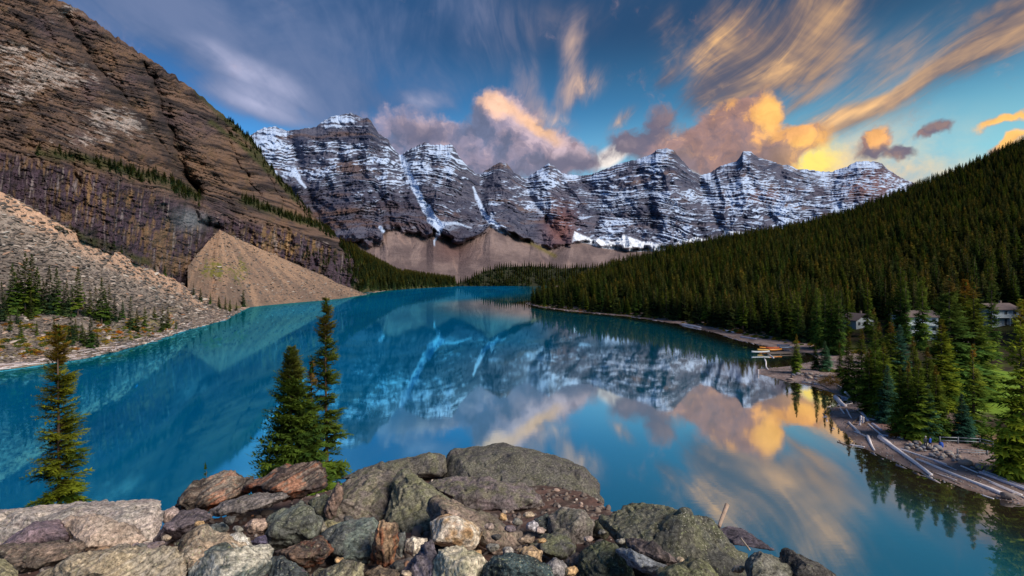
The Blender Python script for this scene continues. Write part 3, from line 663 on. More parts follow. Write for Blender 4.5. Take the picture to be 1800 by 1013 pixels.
def rock(label, poly, base, alt=None, Yc=None, tilt=.7, thick=.8, strat=0., sdir=(0, 0, 1), lichen=.4, rust=0., rough=1., green=.0, pale=0., cat='boulder', group=None, facets=3, seed=None, name='boulder', sfreq=9.):
    rr = np.random.RandomState(seed if seed is not None else len(PEND)+100)
    P_ = np.array(poly, float); c0 = P_.mean(0); x0, y0 = P_.min(0); x1, y1 = P_.max(0)
    c0 = np.array([(x0+x1)/2, (y0+y1)/2])
    if Yc is None: Yc = Yof(min(y1, 1013)*.6+c0[1]*.4)
    k = Yc/900; wm, hm = (x1-x0)*k, (y1-y0)*k
    T = thick*min(wm, hm*1.6)
    pts = []
    def put(p, dy):
        r = (c0[1]-p[1])*k
        Y = Yc + tilt*r + dy
        pts.append(at(p[0], p[1], Y))
    for p in P_:
        put(p, 0)
        if rr.uniform() < .5: put(c0+(p-c0)*(.80+rr.uniform(-.12, .10)), -T*rr.uniform(.22, .52))
        put(c0+(p-c0)*.86, T*.34); put(c0+(p-c0)*.5, T*.6)
    for i in range(facets):
        a = rr.uniform(0, 6.28); q = rr.uniform(.15, .6)
        p = c0+np.array([math.cos(a)*(x1-x0)*.5*q, math.sin(a)*(y1-y0)*.5*q]); put(p, -T*rr.uniform(.40, .58))
    pts = np.array(pts); o0 = pts.mean(0); o0[2] = pts[:, 2].min()
    bm = bmesh.new(); vs = [bm.verts.new(Vector(p-o0)) for p in pts]
    r_ = bmesh.ops.convex_hull(bm, input=vs); bmesh.ops.delete(bm, geom=[v for v in bm.verts if not v.link_faces], context='VERTS')
    me = bpy.data.meshes.new('boulder'); bm.to_mesh(me); bm.free()
    ob = bpy.data.objects.new(name, me); COL.objects.link(ob); ob.location = o0
    vx = max(.0055, 2.0/900*Yc)
    md = ob.modifiers.new('remesh', 'REMESH'); md.mode = 'VOXEL'; md.voxel_size = vx; md.use_smooth_shade = True
    tag(ob, label, cat, group)
    if cat == 'boulder': RC.append((c0[0], min(c0[1], 1000), label))
    PEND.append(dict(ob=ob, base=base, alt=alt or base, s=min(wm, hm), strat=strat, sdir=np.array(sdir, float)/np.linalg.norm(sdir), lichen=lichen, rust=rust, rough=rough, green=green, pale=pale, o0=o0, sfreq=sfreq))
    return ob
def finish_rocks():
    dg = bpy.context.evaluated_depsgraph_get()
    for d in PEND:
        ob = d['ob']; ev = ob.evaluated_get(dg); me = bpy.data.meshes.new_from_object(ev)
        ob.modifiers.clear(); old = ob.data; ob.data = me; bpy.data.meshes.remove(old)
        n = len(me.vertices); V = np.empty(n*3, np.float32); me.vertices.foreach_get('co', V); V = V.reshape(-1, 3)
        N = np.empty(n*3, np.float32); me.vertices.foreach_get('normal', N); N = N.reshape(-1, 3)
        W = V + d['o0']; s = d['s']; f = 1.6/max(s, .12)
        x, y, z = W.T
        lo = fbm(x*f, y*f, z*f, 3); mid_ = fbm(x*f*3.2, y*f*3.2, z*f*3.2, 3, .6); hi = fbm(x*30, y*30, z*30, 4, .65)
        rg = ridged(x*f*2.1+3, y*f*2.1, z*f*2.1, 3)
        fr = 0
        for qa, qb in (((.8,.3,.5),.9),((-.4,.7,.6),1.3),((.2,-.6,.8),2.0)):
            qv = (W @ np.array(qa))*f*qb + lo*.35; qv = qv-np.floor(qv); fr = fr + np.minimum(qv, (1-qv)*6)/qb
        disp = min(s, .55)*(fr-1.0)*.10*sst(lo+.3, 0, .5)*d['rough'] + s*(lo*.035 + mid_*.018*d['rough'] - np.clip(rg-.66, 0, 1)*.14*d['rough']) + hi*.010*d['rough']
        sd_ = d['sdir']; q = (W @ sd_) + lo*s*.08
        fs = d['sfreq']/max(s, .2)
        side = W @ np.cross(sd_, [.3, .8, .5])
        tq = perlin(q*fs, side*.8/max(s, .2), 1.) + .55*perlin(q*fs*2.7, side*1.2/max(s, .2), 5.)
        tq = np.sign(tq)*np.abs(tq)**.6
        flat = 1-np.abs(N @ sd_)**3
        disp += d['strat']*s*.05*tq*flat
        V2 = V + N*disp[:, None]
        me.vertices.foreach_set('co', np.ascontiguousarray(V2, np.float32).ravel()); me.update()
        a, b = L(*d['base']), L(*d['alt'])
        gr_ = np.array([.30, .28, .26])*.75; a = (a*.80+gr_*a.mean()/gr_.mean()*.20)*1.12; b = b*.80+gr_*b.mean()/gr_.mean()*.20
        c = mixc(np.tile(a, (n, 1)), np.tile(b, (n, 1)), sst(lo+mid_*.8+.3*tq*d['strat'], -.25, .3))
        c = c*1.12*(1+.7*np.clip(mid_+hi*.8, -.7, .8))[:, None]
        stz = perlin(q*fs*5, side*1.5, 9.)*min(1, d['strat']+.15); c = c*(1+.55*stz)[:, None]
        upn = N[:, 2]
        nl = fbm(x*7, y*7, z*7, 4, .65); nl2 = fbm(x*4+9, y*4, z*4, 4, .65)
        if d['rust']: c = mixc(c, np.tile(L(160, 86, 46), (n, 1)), sst(nl2+.25*tq, .02, .30)*d['rust'])
        if d['green']: c = mixc(c, np.tile(L(112, 114, 74), (n, 1)), sst(nl+upn*.25, .05, .45)*d['green']*.7)
        if d['pale']: c = mixc(c, np.tile(L(214, 204, 184), (n, 1)), sst(nl2+upn*.3+stz*.4, .05, .45)*d['pale'])
        al = np.clip(d['lichen']*(.45+.9*sst(nl+upn*.2, -.1, .35)), 0, 1)
        set_col(me, np.hstack([np.clip(c, 0.004, .9), al[:, None]]).astype(np.float32))
        me.materials.clear(); me.materials.append(M['rock'])
    PEND.clear()

G_, PK, TN, DK, PU, GG, RB, OC = (128,124,114), (168,146,134), (176,154,126), (78,76,74), (112,98,104), (116,120,102), (112,84,70), (190,150,96)
# behind, along the skyline of the pile
rock('great lichen-grey boulder, the largest, against the water in the middle', [(776,838),(785,802),(800,788),(830,783),(880,786),(910,783),(950,792),(1000,808),(1030,825),(1050,852),(1058,882),(1060,908),(1030,914),(980,897),(900,872),(820,852)], (92,88,82), (74,70,70), Yc=8.0, thick=.5, tilt=1.4, lichen=.85, green=.25, rough=1.1, facets=4)
rock('long low lichened ridge boulder left of the largest boulder', [(596,842),(640,821),(700,807),(735,801),(770,795),(784,801),(788,832),(740,846),(650,850)], (104,98,88), (78,74,72), Yc=8.2, lichen=.7, green=.5)
rock('mossy stepped ledge boulder lying in front of the largest boulder', [(742,848),(800,836),(870,842),(912,850),(945,865),(958,886),(940,902),(890,908),(840,908),(800,890)], (112,98,100), (88,80,80), Yc=6.5, lichen=.6, green=.6, strat=.5)
rock('broad left half of the peaked boulder in the centre, purple and green', [(560,915),(584,862),(612,842),(655,830),(702,822),(722,830),(740,880),(720,935),(640,935)], (122,110,100), (92,84,80), Yc=5.95, tilt=1.2, thick=.5, lichen=.6, green=.55, strat=.3, sdir=(.5,.2,.8))
rock('peaked centre boulder with a steep mossy face right of its crest', [(702,822),(716,823),(750,846),(806,884),(830,920),(800,955),(740,958),(690,945),(672,918),(690,868)], (116,112,92), (88,84,74), Yc=5.5, tilt=1.1, thick=.5, lichen=.7, green=.7, facets=3, strat=.3, sdir=(.6,0,.8))
rock('long sloping tail of the peaked boulder above the small gravel hollow', [(760,880),(796,876),(850,906),(905,940),(918,962),(880,994),(830,994),(780,966),(752,950)], (140,118,104), (104,92,82), Yc=4.7, lichen=.5, green=.3, strat=.5, sdir=(.5,0,.85))
rock('rust-streaked rounded boulder with orange lichen near the small spruce top', [(307,888),(318,868),(350,846),(395,831),(432,835),(456,848),(440,864),(400,882),(360,896),(330,914),(314,908)], (98,78,64), (70,60,54), Yc=5.9, rust=.85, strat=1.0, sdir=(-.45,.1,.9), lichen=.3, pale=.25)
rock('dark layered rusty boulder jutting up in front of the dense spruce', [(428,856),(470,838),(500,820),(535,811),(560,815),(578,830),(576,850),(560,864),(530,878),(500,880),(456,868)], (86,66,58), (58,48,48), Yc=5.8, rust=.65, strat=1.3, sdir=(-.4,.1,.9), lichen=.15, pale=.15, thick=.9)
rock('flat grey slab wedged under the two rusty boulders', [(368,896),(400,879),(450,868),(490,866),(512,872),(480,889),(430,901),(385,908),(370,908)], (122,112,108), (92,86,84), Yc=5.2, strat=.9, sdir=(-.3,.1,.95), lichen=.3)
rock('dark purple slab leaning up to the left rusty boulder', [(266,954),(285,926),(320,898),(362,894),(374,910),(345,934),(312,952),(284,958)], (100,88,92), (76,68,74), Yc=4.8, strat=.5, sdir=(-.7,0,.7), lichen=.3)
rock('small pale pink rock in the notch beside the long flat block', [(284,900),(306,889),(318,903),(306,918),(288,920)], (184,160,150), (140,122,118), Yc=5.3, lichen=.3)
rock('long flat pinkish block across the left edge under the tall spruce', [(-30,908),(0,897),(35,893),(90,886),(130,888),(200,881),(262,877),(284,880),(287,900),(288,926),(280,944),(262,962),(150,968),(-30,965)], (158,142,134), (124,116,114), Yc=4.9, tilt=1.3, thick=.5, lichen=.6, strat=.9, pale=.25, facets=3)
rock('smooth purple rock beneath the long flat block', [(-6,966),(30,936),(60,919),(105,912),(128,938),(122,954),(60,966)], (126,104,110), (96,82,92), Yc=4.1, lichen=.15, rough=.6)
rock('tan wedge slab with a golden underside by the left edge', [(106,916),(130,908),(165,903),(195,910),(250,940),(264,950),(240,960),(196,972),(150,966),(126,948)], (176,152,134), (140,120,104), Yc=4.05, tilt=1.0, lichen=.25, pale=.15, rust=.12, thick=.6)
rock('dark brown slab at the left edge below the purple rock', [(-30,966),(10,958),(60,961),(140,952),(148,958),(136,984),(60,1002),(28,1008),(-20,990)], (122,102,88), (84,74,66), Yc=3.5, strat=1.0, sdir=(-.15,.1,1), lichen=.4)
rock('rounded tan stone in the bottom left corner', [(-40,975),(10,983),(32,1004),(34,1045),(-40,1045)], (142,132,98), (104,98,80), Yc=3.05, green=.4)
rock('small orange stone under the tan wedge slab', [(156,976),(172,962),(196,963),(206,972),(180,984)], (188,146,100), (160,124,92), Yc=3.75, lichen=.1)
rock('little purple triangular stone above the long streaked rock', [(226,972),(236,956),(292,952),(278,970),(246,982)], (164,140,126), (112,98,104), Yc=3.75, lichen=.2)
rock('long streaked tan rock running out of the bottom left', [(30,1045),(70,1008),(120,985),(160,970),(215,964),(262,966),(300,960),(330,972),(330,1005),(300,1045)], (154,136,108), (116,104,90), Yc=3.2, strat=1.1, sdir=(-.5,0,.85), lichen=.5, pale=.2)
rock('crumbly speckled tan boulder between the streaked rock and the pale block', [(286,1012),(304,974),(330,946),(356,933),(400,936),(426,950),(440,964),(400,996),(360,1045),(290,1045)], (160,136,110), (96,82,68), Yc=3.45, lichen=.8, rough=1.7, pale=.2)
rock('blue-grey block with a pale flat top at the bottom edge', [(332,1006),(336,984),(350,968),(392,962),(460,958),(478,968),(480,986),(462,1004),(432,1045),(338,1045)], (96,106,104), (74,82,82), Yc=3.2, tilt=1.2, pale=.75, lichen=.6, strat=.4, green=.2)
rock('white quartz rock in the gap below the grey slab', [(374,948),(424,935),(438,946),(446,962),(412,968),(386,964)], (206,200,188), (150,140,120), Yc=4.0, lichen=.2)
rock('small bluish stone below the grey slab', [(364,930),(372,922),(394,918),(404,928),(388,940),(370,940)], (122,130,124), (96,100,98), Yc=4.5, lichen=.3, cat='stone', name='stone')
rock('pinkish tan stone beside the blocky lichened boulder', [(426,928),(442,912),(466,912),(472,926),(462,938),(438,938)], (190,160,136), (142,116,104), Yc=4.4, lichen=.1, cat='stone', name='stone')
rock('little violet stone beside the white quartz rock', [(438,954),(452,944),(468,940),(472,956),(456,964)], (92,84,112), (76,70,88), Yc=4.1, lichen=.1, cat='stone', name='stone')
rock('blocky lichened boulder standing on its corner below the rusty boulder', [(463,922),(480,906),(530,882),(546,890),(562,916),(560,945),(520,962),(478,966),(465,944)], (112,118,106), (80,82,78), Yc=4.45, lichen=.85, green=.35, thick=.9, facets=2)
rock('split reddish lower half of the blocky lichened boulder', [(482,970),(520,962),(566,942),(584,966),(566,990),(522,1004),(500,990)], (112,88,72), (62,54,52), Yc=3.9, rust=.35, strat=.8, lichen=.5, sdir=(.5,0,.8))
rock('dark wedge stone at the bottom edge right of the pale topped block', [(470,984),(496,975),(534,1000),(542,1014),(522,1045),(470,1045)], (80,88,88), (58,62,64), Yc=3.2, lichen=.6)
rock('tan streaked slab at the bottom edge below the green-grey block', [(526,1045),(556,1004),(616,984),(640,990),(640,1045)], (130,122,92), (96,90,78), Yc=3.05, strat=.8, sdir=(-.5,0,.8), lichen=.6)
rock('rough green stone left of the peaked boulder', [(540,884),(572,866),(588,880),(584,906),(572,922),(552,908)], (106,108,90), (78,78,70), Yc=5.2, lichen=.7, green=.4)
rock('upright brown splinter leaning on the peaked boulder', [(568,900),(580,872),(594,848),(604,856),(602,880),(590,904),(576,914)], (136,108,92), (98,80,72), Yc=5.1, strat=1., sdir=(.8,0,.5), lichen=.2)
rock('green-grey block with a flat teal top in the centre front', [(560,938),(600,917),(658,908),(668,922),(656,984),(640,996),(600,992),(574,966)], (104,116,106), (84,88,86), Yc=4.2, tilt=1., lichen=.5, strat=.3)
rock('upright brown block of splintered layers with an orange stripe', [(650,990),(660,930),(667,911),(698,922),(700,950),(693,992),(668,1000)], (144,116,86), (92,72,60), Yc=3.85, strat=1.6, sdir=(1,.1,.12), rust=.45, lichen=.3, tilt=.1, sfreq=7)
rock('golden brown quartz block with pale faces in the centre', [(756,918),(774,905),(790,902),(804,915),(830,916),(850,936),(842,956),(826,969),(790,962),(758,956)], (196,158,108), (206,192,170), Yc=4.3, lichen=.05, rough=.4, rust=.2, facets=3, thick=.9)
rock('small white and tan stone left of the golden quartz block', [(710,954),(725,942),(750,948),(746,964),(728,980),(710,970)], (206,192,170), (130,118,104), Yc=3.95, lichen=.1, cat='stone', name='stone')
rock('striped violet slab rising to a point at the bottom edge', [(688,1045),(706,1010),(734,972),(760,947),(769,972),(774,1012),(766,1045)], (108,98,106), (82,76,86), Yc=3.35, strat=1.2, sdir=(.7,0,.7), lichen=.2)
rock('cream coloured rounded rock at the bottom edge in the centre', [(764,1045),(762,990),(770,965),(800,960),(848,974),(862,992),(856,1045)], (196,182,156), (158,150,122), Yc=3.2, lichen=.6, green=.25)
rock('dark blue-green rounded rock spotted with lichen at the bottom edge', [(846,1045),(846,994),(864,978),(900,972),(936,981),(968,1002),(986,1045)], (62,80,82), (48,56,56), Yc=3.15, lichen=1., rough=1.3)
rock('rounded grey boulder right of the gravel hollow', [(964,902),(985,889),(1028,898),(1042,918),(1044,942),(1022,968),(990,960),(962,938)], (128,118,112), (94,90,84), Yc=4.9, lichen=.6, green=.35)
rock('dark stone behind the rounded grey boulder, left of it', [(938,912),(962,902),(976,920),(964,940),(944,938)], (76,84,84), (58,62,62), Yc=5.0, lichen=.5)
rock('thin green-edged slab tilted in front of the rounded grey boulder', [(928,958),(952,944),(978,934),(996,940),(1012,962),(1012,978),(986,984),(940,974)], (96,98,80), (80,78,78), Yc=4.15, green=.6, lichen=.6, tilt=1.1)
rock('yellow tan stone below the thin green-edged slab', [(906,966),(936,957),(952,970),(952,988),(922,984)], (184,152,108), (146,124,100), Yc=3.8, lichen=.1, cat='stone', name='stone')
rock('grey faceted block near the bottom edge', [(954,996),(974,979),(998,992),(992,1014),(968,1022)], (142,136,134), (108,104,106), Yc=3.4, lichen=.2)
rock('brown flat stone between the faceted block and the mossy boulder', [(992,984),(1014,972),(1032,978),(1022,996),(998,1002)], (124,104,90), (94,82,74), Yc=3.6, lichen=.2)
rock('flat tan pebble at the rim of the gravel hollow', [(908,950),(924,940),(942,943),(934,956),(914,958)], (168,144,120), (134,116,100), Yc=4.15, lichen=.1, cat='stone', name='stone')
rock('pale grey cube-like stone below the sloping tail', [(884,962),(898,960),(906,972),(896,982),(884,978)], (170,162,152), (132,124,118), Yc=3.85, lichen=.1, cat='stone', name='stone')
rock('bluish white pebble lying in the gravel hollow', [(924,922),(938,914),(948,924),(940,936),(926,934)], (188,184,188), (140,134,140), Yc=4.7, lichen=.1, cat='stone', name='stone')
rock('dark mossy layered boulder left of the big right hand boulder', [(1012,1045),(1020,976),(1036,956),(1062,949),(1086,960),(1106,985),(1126,1045)], (84,88,68), (60,64,56), Yc=3.45, lichen=.6, green=.5, strat=.9, sdir=(.2,0,1))
rock('big humped boulder with a brown patch at the right', [(1058,910),(1094,891),(1130,884),(1165,885),(1200,895),(1250,917),(1272,938),(1302,968),(1322,1002),(1342,1045),(1150,1045),(1126,962),(1072,940)], (94,92,78), (70,70,66), Yc=4.0, lichen=.8, green=.45, rough=1.1, thick=.55)
rock('dark knife-like slab lying against the big humped boulder', [(1098,950),(1108,943),(1150,960),(1180,975),(1193,990),(1170,994),(1130,982),(1104,962)], (90,78,76), (58,52,54), Yc=3.3, strat=1., sdir=(.45,0,.9), lichen=.1)
rock('blue-grey slab under the dark knife-like slab', [(1080,966),(1110,964),(1150,984),(1184,1002),(1156,1014),(1108,994)], (112,118,126), (86,90,98), Yc=3.2, lichen=.5)
rock('olive flat-topped rock at the bottom edge of the right side', [(1148,1045),(1156,1004),(1196,990),(1216,980),(1242,986),(1264,1008),(1268,1045)], (106,106,74), (84,82,66), Yc=2.95, green=.6, lichen=.6, strat=.5)
rock('thin violet slate slab pointing out over the water', [(1258,930),(1280,924),(1305,928),(1366,969),(1322,962),(1288,958)], (92,82,92), (70,64,74), Yc=4.4, tilt=2.2, thick=.28, strat=.5, lichen=.1, rough=.5)
rock('grey stone at the right foot of the big humped boulder', [(1308,1045),(1310,992),(1320,975),(1336,969),(1370,984),(1402,1006),(1410,1045)], (118,114,102), (86,84,76), Yc=3.1, lichen=.5, green=.2)
rock('black angular block, the rightmost foreground rock', [(1360,988),(1386,968),(1432,986),(1472,1012),(1490,1045),(1400,1045)], (74,70,66), (52,50,50), Yc=3.15, lichen=.3, strat=.5, sdir=(.4,0,.9))
rock('brown rubble stone under the splintered block', [(640,1004),(664,996),(700,1002),(704,1045),(636,1045)], (120,100,78), (84,72,62), Yc=3.15, lichen=.3)
rock('grey-green stone between splintered block and white stone', [(698,940),(712,932),(716,962),(706,984),(696,972)], (112,118,114), (88,90,88), Yc=4.0, lichen=.4, cat='stone', name='stone')
rock('small yellow-green stone behind the green-grey block', [(562,922),(576,914),(590,916),(606,922),(594,934),(570,936)], (176,164,112), (130,124,92), Yc=4.6, lichen=.4, cat='stone', name='stone')
rock('small square stone beside the yellow-green stone', [(552,934),(556,918),(568,914),(576,928),(568,942)], (140,132,112), (108,102,92), Yc=4.5, lichen=.3, cat='stone', name='stone')
rock('dark block filling the cleft between the pile and big humped boulder', [(1040,920),(1056,908),(1076,918),(1080,938),(1062,950),(1042,944)], (78,76,58), (58,54,46), Yc=4.9, lichen=.4, green=.5)
# loose stones wedged between the boulders: individually placed, one shape each
LOOSE = [(300,928,14),(330,958,12),(352,922,10),(404,914,12),(418,930,9),(410,972,10),(456,975,12),(488,1000,9),(590,1000,10),(612,912,9),(700,996,14),(716,1008,10),(742,985,9),(866,962,12),(872,944,9),(896,930,10),(910,918,9),(952,950,8),(860,926,10),(884,908,9),(930,905,10),(950,932,9),(1004,1004,14),(1034,948,9),(1060,960,12),(1092,952,9),(1140,998,11),(1196,984,8),(1298,1000,12),(1345,1000,10),(1386,1008,12),(268,975,12),(214,962,9),(318,1000,12),(250,962,10),(20,1000,8),(948,1000,10),(915,995,12),(938,1012,12),(530,1008,10),(596,985,9),(840,972,9),(1058,936,8),(1160,1010,10),(292,945,9)]
_rr = random.Random(5)
_tones = [('tan', TN), ('grey', G_), ('pinkish', PK), ('dark', DK), ('purple-grey', PU), ('ochre', OC)]
import re as _re
_seen = {}
for (a, b, s) in LOOSE:
    tn, tcx = _tones[_rr.randrange(6)]
    q = [(a+math.cos(k)*s*_rr.uniform(.8, 1.3), b+math.sin(k)*s*_rr.uniform(.55, .9)) for k in [i*math.pi/4+_rr.uniform(-.2, .2) for i in range(8)]]
    near = min(RC, key=lambda c: (c[0]-a)**2+(c[1]-b)**2)
    side = 'left of' if a < near[0]-12 else 'right of' if a > near[0]+12 else 'just below' if b > near[1] else 'just above'
    short = _re.split(r', | in the | at the | against | with | under | beneath | between | beside | below | wedged | lying | leaning | running | behind | near | right of | left of | jutting | rising | pointing | standing | above ', near[2])[0]
    lab = '%s loose stone %s the %s' % (tn, side, short)
    if len(lab.split()) > 15: lab = '%s loose stone near the %s' % (tn, ' '.join(short.split()[-6:]))
    if lab in _seen: lab = 'smaller '+lab if s < _seen[lab] else 'larger '+lab
    _seen[lab] = s
    rock(lab, q, tcx, Yc=Yof(b)+.05, lichen=.3, cat='stone', name='stone', group='loose stones between the foreground boulders')
finish_rocks()

# driftwood stakes behind the big humped boulder
m, t = new_mat('weathered_wood')
tc = t.node('ShaderNodeTexCoord').outputs['Object']; at_ = t.node('ShaderNodeAttribute', attribute_name='Col')
n1 = t.noise(t.vm('MULTIPLY', tc, (14, 14, 1.6)), 1.6, 5, .6)[0]; n2 = t.noise(tc, 2.2, 3, .5)[0]
c = t.vm('SCALE', at_.outputs['Color'], t.m('ADD', .35, t.m('ADD', t.m('MULTIPLY', n1, .8), t.m('MULTIPLY', n2, .5))))
finish(t, c, .8, n1, .7, .02); M['wood'] = m
def tube_np(path, rad, nside=10, seed=0, rough=.12, cap=True):
    path = np.array(path, float); n = len(path); V = []; 
    tan = np.gradient(path, axis=0); tan /= np.linalg.norm(tan, axis=1)[:, None]
    for i in range(n):
        tv = tan[i]; a = np.cross(tv, [0, 0, 1.]); 
        if np.linalg.norm(a) < .2: a = np.cross(tv, [0, 1., 0])
        a /= np.linalg.norm(a); b = np.cross(tv, a)
        th = np.arange(nside)*2*math.pi/nside
        r = rad[i]*(1+rough*perlin(np.cos(th)*1.3+seed, np.sin(th)*1.3, i*.7+seed*.3))
        V.append(path[i]+np.outer(np.cos(th)*r, a)+np.outer(np.sin(th)*r, b))
    V = np.concatenate(V); F = []
    for i in range(n-1):
        for j in range(nside):
            F.append((i*nside+j, i*nside+(j+1) % nside, (i+1)*nside+(j+1) % nside, (i+1)*nside+j))
    k = len(V); V = np.vstack([V, path[:1], path[-1:]])
    for j in range(nside):
        F.append((k, (j+1) % nside, j, j)); F.append((k+1, (n-1)*nside+j, (n-1)*nside+(j+1) % nside, (n-1)*nside+(j+1) % nside))
    return V, F
def poly_mesh(name, V, F, col):
    me = bpy.data.meshes.new(name); F2 = [tuple(dict.fromkeys(f)) for f in F]
    me.from_pydata([tuple(v) for v in V], [], F2); me.polygons.foreach_set('use_smooth', [True]*len(me.polygons)); me.update()
    set_col(me, np.tile(np.array(col, np.float32), (len(V), 1))); return me
def log(label, a, b, r0, r1, col, name='driftwood_log', cat='log', group=None, bend=.06, seed=0, mat='wood'):
    a = np.array(a, float); b = np.array(b, float); n = 9; d = b-a; Ln = np.linalg.norm(d)
    o = np.array([fbm(seed*3.1+np.linspace(0, 1.3, n), seed, 1., 2), fbm(seed*3.1+np.linspace(0, 1.3, n), seed, 5., 2), fbm(seed*3.1+np.linspace(0, 1.3, n), seed, 9., 2)*.3]).T*Ln*bend
    s = np.linspace(0, 1, n)[:, None]; path = (d*s)+o-o[0]*(1-s)-o[-1]*s
    V, F = tube_np(path, np.linspace(r0, r1, n), 10, seed)
    me = poly_mesh(name, V, F, col); ob = link(name, me, M[mat], loc=tuple(a))
    return tag(ob, label, cat, group)
log('upright grey driftwood stake standing behind the humped boulder', at(1264,926,4.6), at(1278,888,4.9), .016, .020, lin(170,146,128), name='driftwood_stake', cat='stake', bend=.01, seed=3)
log('thin pale stick leaning on the slate slab', at(1318,967,4.05), at(1302,946,4.2), .007, .006, lin(190,172,150), name='stick', cat='stick', bend=.01, seed=4)
# ---------------------------------------------------------------- conifers
m, t = new_mat('spruce_needles')
at_ = t.node('ShaderNodeAttribute', attribute_name='Col'); oi = t.node('ShaderNodeObjectInfo').outputs['Random']
hue = t.mix(oi, (.80, 1.0, 1.15), (1.6, 1.4, .90))
hue = t.vm('SCALE', hue, t.m('ADD', .75, t.m('MULTIPLY', t.m('FRACT', t.m('MULTIPLY', oi, 37.7)), .7)))
c = t.vm('MULTIPLY', at_.outputs['Color'], hue)
tc = t.node('ShaderNodeTexCoord').outputs['Object']; n1 = t.noise(tc, 3.1, 3, .6)[0]
c = t.vm('SCALE', c, t.m('ADD', .55, t.m('MULTIPLY', n1, .95)))
d_ = t.node('ShaderNodeBsdfDiffuse'); t.put(d_.inputs[0], c); tr = t.node('ShaderNodeBsdfTranslucent'); t.put(tr.inputs[0], c)
mx = t.node('ShaderNodeMixShader'); mx.inputs[0].default_value = .35; t.l.new(d_.outputs[0], mx.inputs[1]); t.l.new(tr.outputs[0], mx.inputs[2])
o = t.node('ShaderNodeOutputMaterial'); t.l.new(mx.outputs[0], o.inputs[0]); M['needles'] = m
m, t = new_mat('bark'); tc = t.node('ShaderNodeTexCoord').outputs['Object']
n1 = t.noise(t.vm('MULTIPLY', tc, (6, 6, 1.5)), 3, 4, .6)[0]
finish(t, t.mix(n1, lin(62, 46, 38), lin(122, 100, 86)), .9, n1, .8, .03); M['bark'] = m

